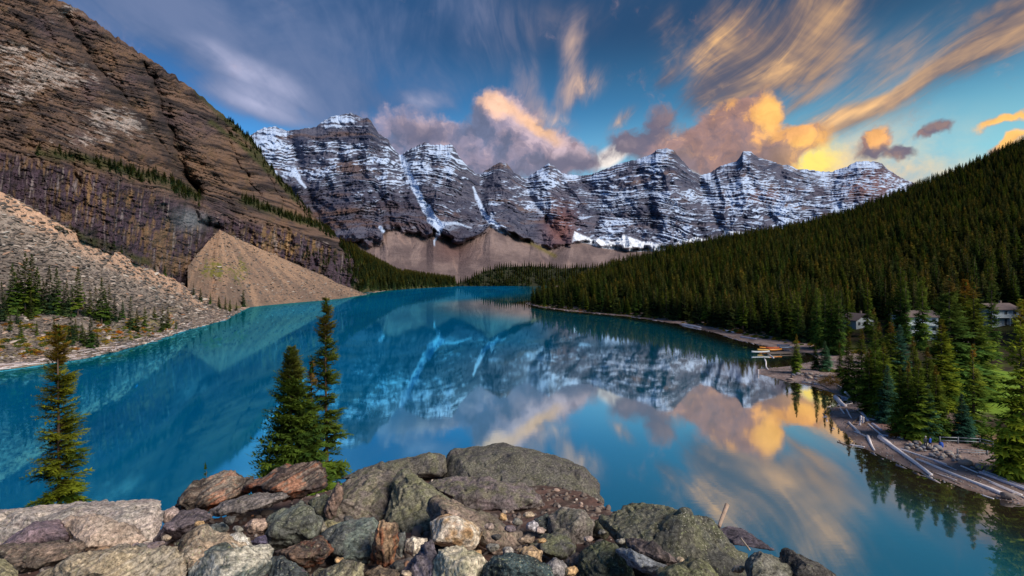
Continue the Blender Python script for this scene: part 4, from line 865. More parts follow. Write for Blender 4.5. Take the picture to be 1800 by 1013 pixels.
def crown_mesh(name, seed, h=1., rad=.16, nb=110, ntw=6, leaves=1, start=.04, sparse=0., droop=.30, topcol=.0, size=1., prof=1.0, wild=.25, tone=0):
    rr = np.random.RandomState(seed); T = []; C = []
    g1, g2 = L(50, 72, 34), L(96, 110, 42)
    if tone == 1: g1, g2 = L(46, 76, 64), L(78, 116, 94)       # blue-green young spruce
    if tone == 2: g1, g2 = L(54, 78, 34), L(128, 136, 42)       # yellower, fuller
    if leaves == 3: g1, g2 = g1*1.45, g2*1.6
    if tone == 3: g1, g2 = L(38, 55, 40), L(80, 88, 46)          # dark hillside trees
    old = L(140, 96, 48) if leaves > 1 else L(136, 116, 54)
    tt = start+(1-start)*(np.arange(nb)+rr.uniform(0, 1, nb))/nb; tt = np.clip(tt, 0, .995)
    tuft = np.ones(nb)
    for i in range(nb):
        t_ = tt[i]
        if sparse and rr.uniform() < sparse*(.5+.5*math.sin(t_*37+seed)): continue
        a = rr.uniform(0, 2*math.pi); z0 = t_*h
        Lb = rad*h*((1-t_)**prof*.93+.045)*rr.uniform(1-wild, 1+wild*.7)*size
        if t_ < .12: Lb *= .75+t_*2
        el_ = (t_-.45)*1.1 - droop*(1-t_) + rr.uniform(-.12, .12)
        d = np.array([math.cos(a)*math.cos(el_), math.sin(a)*math.cos(el_), math.sin(el_)])
        side = np.array([-math.sin(a), math.cos(a), 0.]); up_ = np.cross(d, side)
        bt = rr.uniform(0, 1)
        s = (np.arange(ntw)+rr.uniform(.2, .9, ntw))/ntw; s = .10+.90*s
        for k in range(ntw):
            sk = s[k]; sg = 1 if (k+i) % 2 else -1
            base = np.array([0, 0, z0]) + d*Lb*sk + np.array([0, 0, Lb*(.22*sk*sk)])
            tl = Lb*((.66 if leaves <= 1 else .56)-.30*sk)*rr.uniform(.7, 1.25)+.008*h*size
            dirv = d*.75 + side*sg*rr.uniform(.45, .95) + np.array([0, 0, rr.uniform(-.30, .10)]); dirv /= np.linalg.norm(dirv)
            if sk > .88: dirv = d+side*sg*.3
            wv = np.cross(dirv, up_+side*rr.uniform(-.6, .6)); wv /= max(np.linalg.norm(wv), 1e-6)
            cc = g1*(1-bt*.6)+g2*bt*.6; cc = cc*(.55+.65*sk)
            if t_ > .86 and topcol: cc = cc*(1-topcol*.7)+old*topcol*.7*(.6+.6*rr.uniform())
            elif t_ > .45 and topcol: cc = cc*(1-topcol*.35*(t_-.45)/.4)+L(132, 118, 44)*topcol*.35*(t_-.45)/.4
            if leaves <= 1:
                w0 = tl*.46
                tip = base+dirv*tl; mid = base+dirv*tl*.45
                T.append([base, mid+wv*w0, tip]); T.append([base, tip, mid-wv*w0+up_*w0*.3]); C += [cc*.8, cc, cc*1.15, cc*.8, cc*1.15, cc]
            else:
                for q in range(leaves):
                    f = (q+rr.uniform(0, .8))/leaves; p0 = base+dirv*tl*f*.95; sgn = 1 if q % 2 else -1
                    ld = dirv*rr.uniform(.6, 1.)+wv*sgn*rr.uniform(.35, .9)+up_*rr.uniform(-.3, .55); ld /= np.linalg.norm(ld)
                    ll = tl*rr.uniform(.40, .66)*(1-.3*f)*(1.35 if leaves < 5 else 1.); lw = np.cross(ld, up_+wv*.3); lw /= max(np.linalg.norm(lw), 1e-6)
                    ww = ll*(.30 if leaves < 5 else .24)
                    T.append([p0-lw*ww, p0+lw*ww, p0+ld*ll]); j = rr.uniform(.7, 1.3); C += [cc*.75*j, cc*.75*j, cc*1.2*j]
        if leaves > 1 or ntw > 6:   # the branch wood itself
            e = np.array([0, 0, z0]) + d*Lb*.8 + np.array([0, 0, Lb*.13]); p0 = np.array([0, 0, z0]); w0 = .0035*h*(.4+Lb/(rad*h)*.6)
            T.append([p0-side*w0, p0+side*w0, e]); T.append([p0-up_*w0, p0+up_*w0, e]); C += [L(58, 46, 38)]*6
    # leader at the very top
    for k in range(6):
        a = k*1.05; w_ = .010*h*size; T.append([[math.cos(a)*w_, math.sin(a)*w_, h*.955], [-math.sin(a)*w_*.5, math.cos(a)*w_*.5, h*.95], [0, 0, h*1.012]]); C += [g1]*3
    V = np.array(T, np.float32).reshape(-1, 3); F = np.arange(len(V)).reshape(-1, 3)
    me = mesh_from(name, V, F, np.array(C, np.float32)); me.materials.append(M['needles']); return me
def trunk_mesh(name, h=1., r=.016, seed=0, nside=7):
    n = 7; s = np.linspace(0, .97, n); path = np.stack([perlin(s*1.5, seed, 1.)*.012*h, perlin(s*1.5, seed, 4.)*.012*h, s*h-.03*h], -1)
    V, F = tube_np(path, r*h*(1-s*.93), nside, seed, .1); me = poly_mesh(name, V, F, L(90, 74, 62)); me.materials.append(M['bark']); return me
def tree(name, loc, h, cm, tm, label, group=None, rz=None, cat='tree', wide=1.):
    e = empty(name, loc, rz if rz is not None else random.uniform(0, 6.28)); e.scale = (h*wide, h*wide, h)
    tag(e, label, cat, group)
    link('trunk', tm, None, e); link('crown', cm, None, e); return e
TRK = [trunk_mesh('trunk', 1, .012, k) for k in range(3)]; TRK_N = [trunk_mesh('trunk', 1, .015, k+5, 9) for k in range(2)]
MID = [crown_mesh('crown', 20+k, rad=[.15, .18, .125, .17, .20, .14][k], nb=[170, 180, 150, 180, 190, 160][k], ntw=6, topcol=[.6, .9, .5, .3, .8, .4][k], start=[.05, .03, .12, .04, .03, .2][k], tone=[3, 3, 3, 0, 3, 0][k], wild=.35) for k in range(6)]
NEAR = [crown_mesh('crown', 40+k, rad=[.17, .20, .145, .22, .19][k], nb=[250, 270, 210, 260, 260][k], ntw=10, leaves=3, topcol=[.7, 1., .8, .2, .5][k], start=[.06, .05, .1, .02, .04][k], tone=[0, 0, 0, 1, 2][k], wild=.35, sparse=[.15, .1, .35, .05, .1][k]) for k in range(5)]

# the three spruces that rise from the bank below the rocks, and a seedling
def fg_tree(label, px, top, Y, rad, nb, seed, ntw=14, leaves=6, name='spruce_tree', **kw):
    x, y, zt = at(px, top, Y); zb = float(pile_z(x, y))-.2; h = zt-zb
    cm = crown_mesh('crown', seed, rad=rad, nb=nb, ntw=ntw, leaves=leaves, **kw); tm = trunk_mesh('trunk', 1, .0105, seed, 12)
    return tree(name, (x, y, zb), h, cm, tm, label, rz=.3)
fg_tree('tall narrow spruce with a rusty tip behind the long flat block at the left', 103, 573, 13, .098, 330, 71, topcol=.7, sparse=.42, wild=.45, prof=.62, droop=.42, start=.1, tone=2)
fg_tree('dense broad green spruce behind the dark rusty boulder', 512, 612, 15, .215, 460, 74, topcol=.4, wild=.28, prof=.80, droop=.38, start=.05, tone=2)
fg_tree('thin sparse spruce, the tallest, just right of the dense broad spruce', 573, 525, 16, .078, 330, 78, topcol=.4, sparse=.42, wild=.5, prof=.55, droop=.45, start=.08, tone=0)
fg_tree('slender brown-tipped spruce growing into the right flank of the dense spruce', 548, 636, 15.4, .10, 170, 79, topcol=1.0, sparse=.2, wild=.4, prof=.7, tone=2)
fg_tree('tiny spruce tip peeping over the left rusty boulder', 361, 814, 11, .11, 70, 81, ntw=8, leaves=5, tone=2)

# left shore spruces, each where the photograph has it
def on_mesh(D, px, py):
    PX, PY, Pt = D; i = np.argmin((PX-px)**2+(PY-py)**2); return Pt.reshape(-1, 3)[i]
LS = [(22,466,555),(32,470,550),(44,447,556),(56,449,550),(65,472,552),(76,490,556),(87,471,556),(99,472,553),(112,504,558),(118,496,560),(126,503,558),(137,472,562),(148,518,562),(158,511,566),(168,505,568),(179,489,572),(185,508,570),(191,499,568),(201,521,566),(215,528,560),
 (230,518,580),(240,538,582),(254,535,577),(272,540,566),(285,538,586),(295,540,580),(309,561,583),(54,514,568),(126,546,612),(144,565,606),(159,558,614),(171,582,611),(18,555,592),(30,545,578),(64,568,597),(8,520,560),(2,500,575),(133,560,600),(150,580,612),(120,575,610),(210,545,566),(36,565,600),(95,560,582)]
LSD = [(428,509,541),(396,520,548),(405,528,551),(385,522,545),(370,515,540),(415,530,548),(352,508,532),(340,500,524)]
UPS = [(200,412,434),(214,429,443),(304,471,485),(292,459,480),(273,458,472),(350,345,366),(330,322,345)]
ORD = 'first second third fourth fifth sixth seventh eighth ninth tenth eleventh twelfth thirteenth fourteenth fifteenth sixteenth seventeenth eighteenth nineteenth twentieth twenty-first twenty-second twenty-third twenty-fourth twenty-fifth twenty-sixth twenty-seventh twenty-eighth twenty-ninth thirtieth thirty-first'.split()
LS.sort(); _cnt = [0, 0, 0]
for i, (px, tp, bs) in enumerate(LS):
    p = on_mesh(SCR1, px, bs); h = (bs-tp)*p[1]/900
    g3 = 0 if px < 225 and bs < 590 else 1 if bs >= 590 else 2
    lab = '%s spruce from the left, %s' % (ORD[_cnt[g3]], ['in the dark clump on the far left shore', 'among the young ones near the left waterline', 'of the scattered ones right of the left shore clump'][g3]); _cnt[g3] += 1
    tree('spruce_tree', tuple(p-np.array([0, 0, .15])), h, MID[[2, 0, 5, 3][i % 4]], TRK[i % 3], lab, 'spruces on the left shore')
for i, (px, tp, bs) in enumerate(LSD):
    p = on_mesh(SCR1 if px < 425 else SCR2, px, bs); h = max((bs-tp)*p[1]/900, 3)
    tree('spruce_tree', tuple(p-np.array([0, 0, .15])), h, MID[(i+1) % 6], TRK[i % 3], 'lone spruce at the toe of the talus cone by the water' if i == 0 else 'small spruce in the green gully between scree and talus cone', None if i == 0 else 'spruces in the gully')
for i, (px, tp, bs) in enumerate(UPS):
    p = on_mesh(LM if px > 320 or px < 260 else SCR1, px, bs); h = (bs-tp)*p[1]/900
    tree('spruce_tree', tuple(p-np.array([0, 0, .3])), h, MID[i % 6], TRK[i % 3], 'isolated spruce growing on the rim above the scree', 'spruces above the scree')

# right shore
def ground_at(px, py, y0=40, y1=520):
    Ys = np.arange(y0, y1, .25); xs_ = (px-900)/900*Ys; zs = right_height(xs_, Ys)[0]
    p = 484+(EYE-zs)/Ys*900; i = np.argmin(np.abs(p-py)); return xs_[i], Ys[i], zs[i]
RT = [(1400,587,656,0,'bushy spruce standing alone on the stony point'),(1433,603,650,0,'short spruce on the point right of the lone bushy one'),(1450,598,652,3,'blue-green little spruce on the point'),(1476,600,664,2,'thin spruce behind the orange shrub'),
 (1492,584,692,0,'slim spruce right of the orange shrub'),(1514,578,704,0,'spruce with an orange top, left of the front clump by the beach'),(1536,539,640,2,'needle-thin spruce rising in front of the gabled lodge'),(1538,578,726,4,'full green spruce at the left of the beach clump'),
 (1545,566,690,1,'brown-topped spruce at the back of the beach clump'),(1553,600,735,4,'green spruce at the head of the log tangle'),(1566,566,704,1,'orange-tipped spruce in the middle of the beach clump'),(1582,571,704,3,'blue-green spruce right of the orange-tipped one'),
 (1582,642,762,4,'low yellow-green spruce above the long logs'),(1596,634,764,0,'dark low spruce above the long logs'),(1614,630,772,4,'bushy yellow-green spruce above the stone pile'),(1630,609,740,1,'rust-topped spruce beyond the bushy yellow-green one'),
 (1630,672,773,3,'silvery blue spruce beside the two walkers'),(1645,640,770,0,'dark spruce over the left end of the fence'),(1669,484,704,1,'massive old spruce, the broadest, before the lodges'),(1697,491,694,1,'tall spruce touching the right side of the massive one'),
 (1712,495,702,0,'tall spruce second to the right of the massive one'),(1743,471,636,2,'tall spruce with a bare grey trunk and layered amber boughs'),(1711,603,772,2,'round-topped spruce with a dark trunk on the lawn edge'),(1583,448,604,0,'tall spruce left of the hidden white lodge'),
 (1592,476,606,2,'tall thin-trunked spruce before the hidden white lodge'),(1621,466,614,0,'tall spruce in front of the hidden white lodge'),(1525,480,592,2,'tall spruce behind the gabled lodge'),(1490,493,592,2,'amber-topped spruce left of the gabled lodge'),
 (1461,488,622,1,'big spruce behind the stony point'),(1474,492,624,0,'big spruce, right twin behind the stony point'),(1436,489,612,0,'tall spruce beyond the dock'),(1403,498,600,0,'tall spruce above the inlet'),(1450,487,616,2,'thin tall spruce beyond the point'),
 (1795,524,838,4,'great green spruce cut by the right edge'),(1768,600,800,0,'spruce beside the great edge spruce'),(1750,640,806,3,'dark green spruce above the brown path'),(1722,690,778,0,'low dark spruce behind the fence'),(1690,690,776,3,'low blue-green spruce behind the fence'),
(1655,560,720,4,'yellow-green spruce at the left foot of the massive one'),(1605,590,720,0,'spruce between the lodges and the log beach'),(1780,700,836,4,'low green spruce by the right-hand log stack'),(1528,610,728,2,'thin spruce in the shadow of the beach clump'),(1560,640,742,3,'small blue spruce behind the driftwood tangle')]
spots = []
RT = [q for q in RT if not (q[0] in (1722, 1750, 1768))]
for i, (px, tp, bs, v, lab) in enumerate(RT):
    x, y, z = ground_at(px, bs); h = (bs-tp)*y/900; spots.append((x, y))
    tree('spruce_tree', (x, y, z-.2), h, NEAR[v], TRK_N[i % 2], lab, None, wide=1.3 if 'massive' in lab else .95 if 'great green' in lab else .72 if bs < 640 else [1.05, 1.2, 1.25, 1.05][i % 4])

# the wooded hillside: individual trees for the ones that show largest, one mass for the rest
rs = np.random.RandomState(4)
cand = []
for (xa, xb, ya, yb, sp) in [(10, 420, 95, 330, 4.6), (10, 760, 330, 560, 5.4), (20, 1050, 560, 860, 6.6)]:
    X, Y = np.meshgrid(np.arange(xa, xb, sp), np.arange(ya, yb, sp)); X = X+rs.uniform(-.45, .45, X.shape)*sp; Y = Y+rs.uniform(-.45, .45, Y.shape)*sp
    cand.append(np.stack([X.ravel(), Y.ravel()], -1))
cand = np.concatenate(cand); z, d = right_height(cand[:, 0], cand[:, 1]); u = 900+900*cand[:, 0]/cand[:, 1]
LODGES = [(1521, 576, 11, 7.5, 2), (1618, 600, 12, 8, 3), (1768, 572, 13, 8, 2), (1706, 616, 11, 7, 1)]
LP = [ground_at(a, b) for a, b, *_ in LODGES]
mind = np.interp(cand[:, 1], [95, 150, 200, 300, 500], [26, 22, 9, 4, 3])
ok = (d > mind) & (u < 2050) & (u > 905)
pyb = 484+(EYE-z)/cand[:, 1]*900
ok &= ~((u > 1440) & (pyb > 618)) & ~((u > 1380) & (pyb > 640))
for (lx, ly, lz) in LP:
    ok &= np.hypot(cand[:, 0]-lx, cand[:, 1]-ly) > 9
    t_ = np.clip(cand[:, 1]/ly, 0, 1); ok &= ~((np.abs(u-(900+900*lx/ly)) < 40) & (cand[:, 1] < ly) & (cand[:, 1] > ly-70))
for (sx, sy_) in spots: ok &= np.hypot(cand[:, 0]-sx, cand[:, 1]-sy_) > 2.2
cand, z, u, d = cand[ok], z[ok], u[ok], d[ok]
hh = (7+11*rs.uniform(0, 1, len(cand))**.8)*np.interp(cand[:, 1], [100, 250, 500, 850], [1.05, 1.05, .95, .75])
hh *= 1+.25*fbm(cand[:, 0]*.03, cand[:, 1]*.03, 2., 2)
size = hh/cand[:, 1]
# those near the front edge or standing free show largest
vis = size*np.where(u < 1800, 1, .1)*np.interp(d, [3, 14, 40], [1.6, 1.25, 1.])
order = np.argsort(-vis); NI = 190
for j, i in enumerate(order[:NI]):
    tree('conifer_tree', (cand[i, 0], cand[i, 1], z[i]-.3), hh[i], MID[rs.randint(6)], TRK[j % 3], 'dark conifer in the front rows of the forest on the right', 'conifers at the front of the right-hand forest', wide=rs.uniform(.9, 1.25))
rest = order[NI:]
def one_tree(k):    # crown and trunk joined: the unit the forest masses are made of
    V = []; F = []; C = []; n0 = 0
    for me, cc in ((MID[k], None), (TRK[k % 3], L(90, 74, 62))):
        n = len(me.vertices); v = np.empty(n*3, np.float32); me.vertices.foreach_get('co', v); V.append(v.reshape(-1, 3))
        for p in me.polygons: F.append(tuple(a+n0 for a in p.vertices))
        if cc is None:
            c = np.empty(n*4, np.float32); me.color_attributes['Col'].data.foreach_get('color', c); C.append(c.reshape(-1, 4)[:, :3])
        else: C.append(np.tile(cc*.6, (n, 1)))
        n0 += n
    me = bpy.data.meshes.new('conifer'); me.from_pydata(np.concatenate(V).tolist(), [], F); set_col(me, np.concatenate(C)); me.materials.append(M['needles'])
    return bpy.data.objects.new('conifer_unit', me)
UNITS = [one_tree(k) for k in range(6)]
def scatter(name, pts, rot, scl, idx, units, label, wide=None, kind='stuff'):
    me = bpy.data.meshes.new(name); me.vertices.add(len(pts)); me.vertices.foreach_set('co', np.ascontiguousarray(pts, np.float32).ravel())
    for nm, ty, ar in (('rot', 'FLOAT_VECTOR', rot), ('scl', 'FLOAT_VECTOR', scl)):
        a = me.attributes.new(nm, ty, 'POINT'); a.data.foreach_set('vector', np.ascontiguousarray(ar, np.float32).ravel())
    a = me.attributes.new('idx', 'INT', 'POINT'); a.data.foreach_set('value', np.ascontiguousarray(idx, np.int32))
    ob = bpy.data.objects.new(name, me); COL.objects.link(ob)
    ng = bpy.data.node_groups.new(name, 'GeometryNodeTree'); ng.is_modifier = True
    ng.interface.new_socket('Geometry', in_out='INPUT', socket_type='NodeSocketGeometry'); ng.interface.new_socket('Geometry', in_out='OUTPUT', socket_type='NodeSocketGeometry')
    N_ = ng.nodes; Lk = ng.links; gi = N_.new('NodeGroupInput'); go = N_.new('NodeGroupOutput')
    g2i = N_.new('GeometryNodeGeometryToInstance')
    for un in reversed(units):
        oi_ = N_.new('GeometryNodeObjectInfo'); oi_.inputs['Object'].default_value = un; oi_.inputs['As Instance'].default_value = False
        Lk.new(oi_.outputs['Geometry'], g2i.inputs[0])
    iop = N_.new('GeometryNodeInstanceOnPoints'); Lk.new(gi.outputs[0], iop.inputs['Points']); Lk.new(g2i.outputs[0], iop.inputs['Instance'])
    iop.inputs['Pick Instance'].default_value = True
    def att(nm, ty):
        n = N_.new('GeometryNodeInputNamedAttribute'); n.data_type = ty; n.inputs['Name'].default_value = nm; return n.outputs[0]
    Lk.new(att('idx', 'INT'), iop.inputs['Instance Index']); Lk.new(att('rot', 'FLOAT_VECTOR'), iop.inputs['Rotation']); Lk.new(att('scl', 'FLOAT_VECTOR'), iop.inputs['Scale'])
    Lk.new(iop.outputs[0], go.inputs[0])
    md = ob.modifiers.new('scatter', 'NODES'); md.node_group = ng
    return tag(ob, label, None, None, kind)
def rotz(n, tiltv=.0): 
    r = np.zeros((n, 3)); r[:, 2] = rs.uniform(0, 6.28, n); r[:, :2] = rs.uniform(-tiltv, tiltv, (n, 2)); return r
def forest(name, P_, h, label, kinds=(0, 1, 2, 3, 4, 5)):
    n = len(P_); wd = rs.uniform(.8, 1.6, n); return scatter(name, P_, rotz(n, .03), np.stack([h*wd, h*wd, h], -1), rs.choice(kinds, n), UNITS, label)
i = rest; forest('forest', np.stack([cand[i, 0], cand[i, 1], z[i]-.4], -1), hh[i], 'dark conifer forest covering the hillside on the right')
def pick(D, wfun, n):
    PX, PY, Pt = D; wt = wfun(PX, PY).astype(float); wt = np.clip(wt, 0, None).ravel()*np.gradient(np.linalg.norm(Pt, axis=-1), axis=0).clip(.2, 30).ravel()
    i = rs.choice(len(wt), n, p=wt/wt.sum()); return Pt.reshape(-1, 3)[i], PX.ravel()[i], PY.ravel()[i]
def bandw(PX, PY, pts, wd): return np.exp(-(seg_dist(PX, PY, pts)[0]/wd)**2)*(seg_dist(PX, PY, pts)[0] < wd*1.8)
P_, a, b = pick(LM, lambda X, Y: (bandw(X, Y, [(70,268),(150,280),(220,300),(290,320),(345,348)], 7)*np.interp(X, [60,150,230,300,350],[.3,.6,1.4,1.4,.5])+bandw(X, Y, [(400,214),(440,250),(480,308),(520,350),(545,378)], 4)*.6+bandw(X, Y, [(380,215),(420,245),(470,295),(490,320)], 3)*.5+bandw(X, Y, [(430,352),(480,372),(520,384),(560,398),(585,412)], 5)*1.4+bandw(X, Y, [(540,440),(580,460),(600,480)], 14)*.6)*(Y < 505), 1100)
forest('ledge_trees', P_-np.array([0, 0, .5]), rs.uniform(4, 9.5, len(P_))*np.interp(P_[:, 1], [250, 500, 1000], [.6, .9, 1.2]), 'small dark conifers along the ledges and crest of the left mountain', (0, 1, 2, 4))
P_, a, b = pick(LM, lambda X, Y: sst(X+fbm(X*.04, Y*.04, 5., 3)*30, 606, 640)*(X < 800)*(Y < 512), 2600)
forest('bay_forest', P_-np.array([0, 0, .5]), rs.uniform(10, 19, len(P_)), 'dark conifers on the slope running down to the far end of the lake', (0, 1, 4, 2))
P_, a, b = pick(FARHILL, lambda X, Y: (Y < 503.5)*1.+0*X, 1500)
forest('far_forest', P_-np.array([0, 0, .5]), rs.uniform(9, 17, len(P_)), 'dark conifers on the low rise across the far bay', (0, 1, 4, 2))

# ---------------------------------------------------------------- driftwood on the right beach
GW, PW, BW = lin(200, 194, 204), lin(236, 226, 224), lin(150, 126, 108)
LOGS = [
 ((1546,771),(1637,836),3.2,2.4,PW,'thick pale trunk slanting from the stone pile to the waterline'),
 ((1612,808),(1765,871),1.6,3.0,PW,'very long pale trunk ending in a root ball near the right edge'),
 ((1722,832),(1815,868),2.2,2.6,GW,'upper log of the grey stack at the right edge'),
 ((1728,830),(1815,862),1.8,1.8,GW,'second log of the grey stack at the right edge'),
 ((1719,838),(1796,872),1.1,1.4,PW,'thin pale pole below the grey stack at the right edge'),
 ((1740,848),(1812,880),1.0,1.0,PW,'thin pole nearest the water below the grey stack'),
 ((1583,790),(1664,818),1.6,1.0,PW,'pale pole along the foot of the stone pile'),
 ((1643,811),(1681,827),1.0,.8,GW,'short grey pole at the middle of the beach below the stones'),
 ((1634,829),(1689,852),.9,.8,BW,'thin brown pole close to the waterline, lower of two'),
 ((1640,832),(1682,845),.8,.7,PW,'thin pale pole close to the waterline, upper of two'),
 ((1689,820),(1719,833),1.1,.9,PW,'short pole leading into the grey stack'),
 ((1727,870),(1747,880),1.0,.9,PW,'short stick lying at the waterline left of the root ball'),
 ((1468,702),(1486,715),2.4,2.2,PW,'stout pale log jutting over the water at the bend'),
 ((1485,689),(1497,700),1.5,1.3,PW,'pale log leaning at the top of the tangle'),
 ((1474,679),(1482,685),1.1,.9,PW,'bleached forked branch at the head of the beach'),
 ((1481,698),(1497,701),1.0,.8,GW,'grey stick crossing under the leaning log'),
 ((1477,719),(1484,728),1.1,.8,PW,'short pale stick below the stout bend log'),
 ((1488,720),(1497,736),1.1,.8,PW,'pale stick pointing down to the water above the tangle'),
 ((1492,743),(1511,762),1.5,1.5,PW,'pale log lying left of the tangle'),
 ((1510,722),(1527,742),2.4,1.7,GW,'broad grey log on top of the tangle'),
 ((1513.5,731),(1511.5,748),1.2,1.4,PW,'upright pale stick in the tangle, left one'),
 ((1517,733),(1517,744),1.5,1.5,PW,'upright pale stick in the tangle, right one'),
 ((1512,733),(1497,746),1.1,.9,BW,'brown stick fanning left from the tangle'),
 ((1505,738),(1486,754),.9,.7,BW,'thin stick fanning far left from the tangle'),
 ((1499,747),(1530,747),1.2,1.0,BW,'horizontal brown log under the tangle'),
 ((1520,745),(1558,736),1.4,.8,BW,'curved brown bough at the right of the tangle'),
 ((1526,746),(1566,781),1.1,1.1,PW,'long thin pole running from the tangle to the thick trunk'),
 ((1525,769),(1537,792),2.4,1.3,PW,'short stout pale log below the long thin pole'),
 ((1545,765),(1588,772),1.2,1.6,GW,'grey log lying below the dark spruces'),
 ((1502,759),(1525,769),.9,.9,PW,'thin stick leading to the short stout log'),
 ((1533,746),(1550,757),1.8,1.4,GW,'grey log right of the tangle'),
 ((1479,702),(1514,705),1.6,1.4,GW,'grey log across the upper beach'),
 ((1520,727),(1549,740),1.6,1.6,GW,'grey log under the spruce boughs'),
 ((1525,736),(1540,740),1.1,1.0,PW,'small pale stick beside the grey logs'),
 ((1494,726),(1510,724),1.0,.8,BW,'dark stick above the tangle'),
 ((1472,783),(1495,789),1.0,.8,BW,'dark stick lying in the shallows'),
 ((1494,785),(1520,787),1.0,.9,PW,'pale stick at the waterline below the stout log'),
 ((1475,779),(1484,790),.8,.6,BW,'crossed stick in the shallows'),
 ((1375,650),(1385,640),1.6,1.0,PW,'pale stump leaning on the tip of the point'),
 ((1333,650),(1333,657.5),1.0,1.0,PW,'stake standing in the water off the point'),
 ((1344,645),(1350,650),.9,.8,PW,'small stick on the outer point'),
 ((1353,640),(1360,642),.8,.7,PW,'small stick on the inlet side of the point'),
 ((1355,654),(1378,655),.8,.7,BW,'brown stick along the point'),
 ((1410,672),(1450,678),.9,.8,GW,'grey pole along the waterline below the orange shrub'),
 ((1440,676),(1476,694),1.0,.9,BW,'brown pole following the shore to the bend'),
 ((1200,571),(1232,577),1.4,1.2,PW,'pale log on the far shoreline strip'),
 ((1275,582),(1290,585),1.2,1.0,PW,'short pale log on the far shoreline strip near the dock'),
 ((1302,593),(1330,597),1.1,1.0,GW,'grey log on the far shoreline strip by the dock')]
for i, (a, b, r0, r1, cc, lab) in enumerate(LOGS):
    pa, pb = ground_at(*a), ground_at(*b)
    if abs(pa[1]-pb[1]) > 14+.12*pa[1]:
        q_ = min(pa[1], pb[1]); pa = at(a[0], a[1], q_) if pa[1] != q_ else pa; pb = at(b[0], b[1], q_) if pb[1] != q_ else pb
    k = pa[1]/900; k2 = pb[1]/900
    if 'standing' in lab or 'upright' in lab:
        q = ground_at(b[0], b[1]); pb = (q[0], q[1], q[2]-.05); pa = at(a[0], a[1], q[1]+.1)
        A, B = pa, pb
    elif 'leaning' in lab: A = at(a[0], a[1], pb[1]+.2); B = (pb[0], pb[1], pb[2]+r1*k2*.5)
    else: A = (pa[0], pa[1], max(pa[2], -.05)+r0*k*.7); B = (pb[0], pb[1], max(pb[2], -.05)+r1*k2*.7)
    log(lab, A, B, r0*k*1.2, r1*k2*1.2, cc, 'driftwood_log' if r0 > 1.2 else 'driftwood_stick', 'log' if r0 > 1.2 else 'stick', 'driftwood on the right beach', bend=.035, seed=i+10)
# root ball of the long trunk: gnarled roots, parts of one thing
qx, qy, qz = ground_at(1772, 878); rb = tag(empty('root_ball', (qx, qy, qz+.25)), 'gnarled grey root ball at the end of the very long trunk', 'root ball')
V, F = tube_np([(-.5, .3, .1), (-.1, .1, .12), (.3, -.1, .1), (.6, -.2, .0)], [.28, .36, .34, .12], 10, 4, .5); link('stump', poly_mesh('stump', V, F, lin(120, 108, 104)), M['wood'], rb)
for k in range(11):
    a = k*2.4; dz = math.sin(k*1.7)*.5; e = np.array([math.cos(a)*.75+.35, math.sin(a)*.55, dz*.6+.05]); mdl = e*.5+np.array([.1, .0, .15])
    V, F = tube_np([(.1, 0, .1), tuple(mdl), tuple(e), tuple(e*1.25+np.array([.1, 0, -.12]))], [.10, .07, .045, .02], 6, k, .3); link('root', poly_mesh('root', V, F, lin(150, 138, 134)), M['wood'], rb)

# ---------------------------------------------------------------- stones on the beach
SM = []
m, t = new_mat('beach_stone'); oi = t.node('ShaderNodeObjectInfo').outputs['Random']; tc = t.node('ShaderNodeTexCoord').outputs['Object']
n1 = t.noise(tc, 3, 5, .6)[0]
c = t.ramp(oi, [(0, lin(150,148,150)), (.2, lin(112,116,128)), (.4, lin(176,156,140)), (.6, lin(128,104,92)), (.8, lin(190,180,170)), (1, lin(96,94,98))])
finish(t, t.vm('SCALE', c, t.m('ADD', .5, n1)), .8, n1, .5, .05); M['stone'] = m
for k in range(5):
    bm = bmesh.new(); bmesh.ops.create_icosphere(bm, subdivisions=3, radius=.5); q = np.array([v.co[:] for v in bm.verts])
    d = 1+.35*fbm(q[:, 0]*1.6+k*9, q[:, 1]*1.6, q[:, 2]*1.6, 3); fx = [(1.2,.9,.6),(1,.8,.7),(1.3,.8,.5),(1,1,.65),(1.1,.7,.8)][k]
    for v, dd in zip(bm.verts, d): v.co = Vector((v.co.x*fx[0], v.co.y*fx[1], v.co.z*fx[2]))*float(dd)
    me = bpy.data.meshes.new('stone'); bm.to_mesh(me); bm.free(); me.polygons.foreach_set('use_smooth', [True]*len(me.polygons)); me.materials.append(M['stone']); SM.append(me)
def stone(px, py, wpx, lab, grp, k, zoff=0.):
    x, y, z = ground_at(px, py); s = wpx*y/900; o = link('stone', SM[k % 5], None, None, (x, y, z+s*.18+zoff)); o.scale = (s, s, s); o.rotation_euler = (_rr.uniform(-.2, .2), _rr.uniform(-.2, .2), _rr.uniform(0, 6.28)); tag(o, lab, 'stone', grp)
BIG = [(1673,803,9,'blue-grey stone, the largest at the right of the stone pile'),(1660,804,8,'ochre stone in the right half of the stone pile'),(1701,810,9,'pale pink stone lying alone on the brown path edge'),(1697,817,20,'long flat grey slab stone on the beach'),(1721,824,14,'flat pale stone below the brown path'),(1739,829,11,'tan stone right of the flat pale one'),(1766,834,10,'pale oval stone near the great edge spruce'),(1641,802,10,'pale tan stone at the lower edge of the stone pile'),(1668,795,9,'cream flat stone at the top of the stone pile'),(1648,790,13,'flat grey stone in the middle of the stone pile'),(1630,786,14,'broad pale flat stone beside the walkers'),(1595,783,8,'tan boulder at the left end of the stone pile'),(1610,780,9,'blue-grey boulder at the left end of the stone pile'),(1711,824,8,'grey stone between the flat slab and the path')]
for i, (a, b, s, lab) in enumerate(BIG): stone(a, b, s, lab, 'stones of the pile beside the beach path', i)
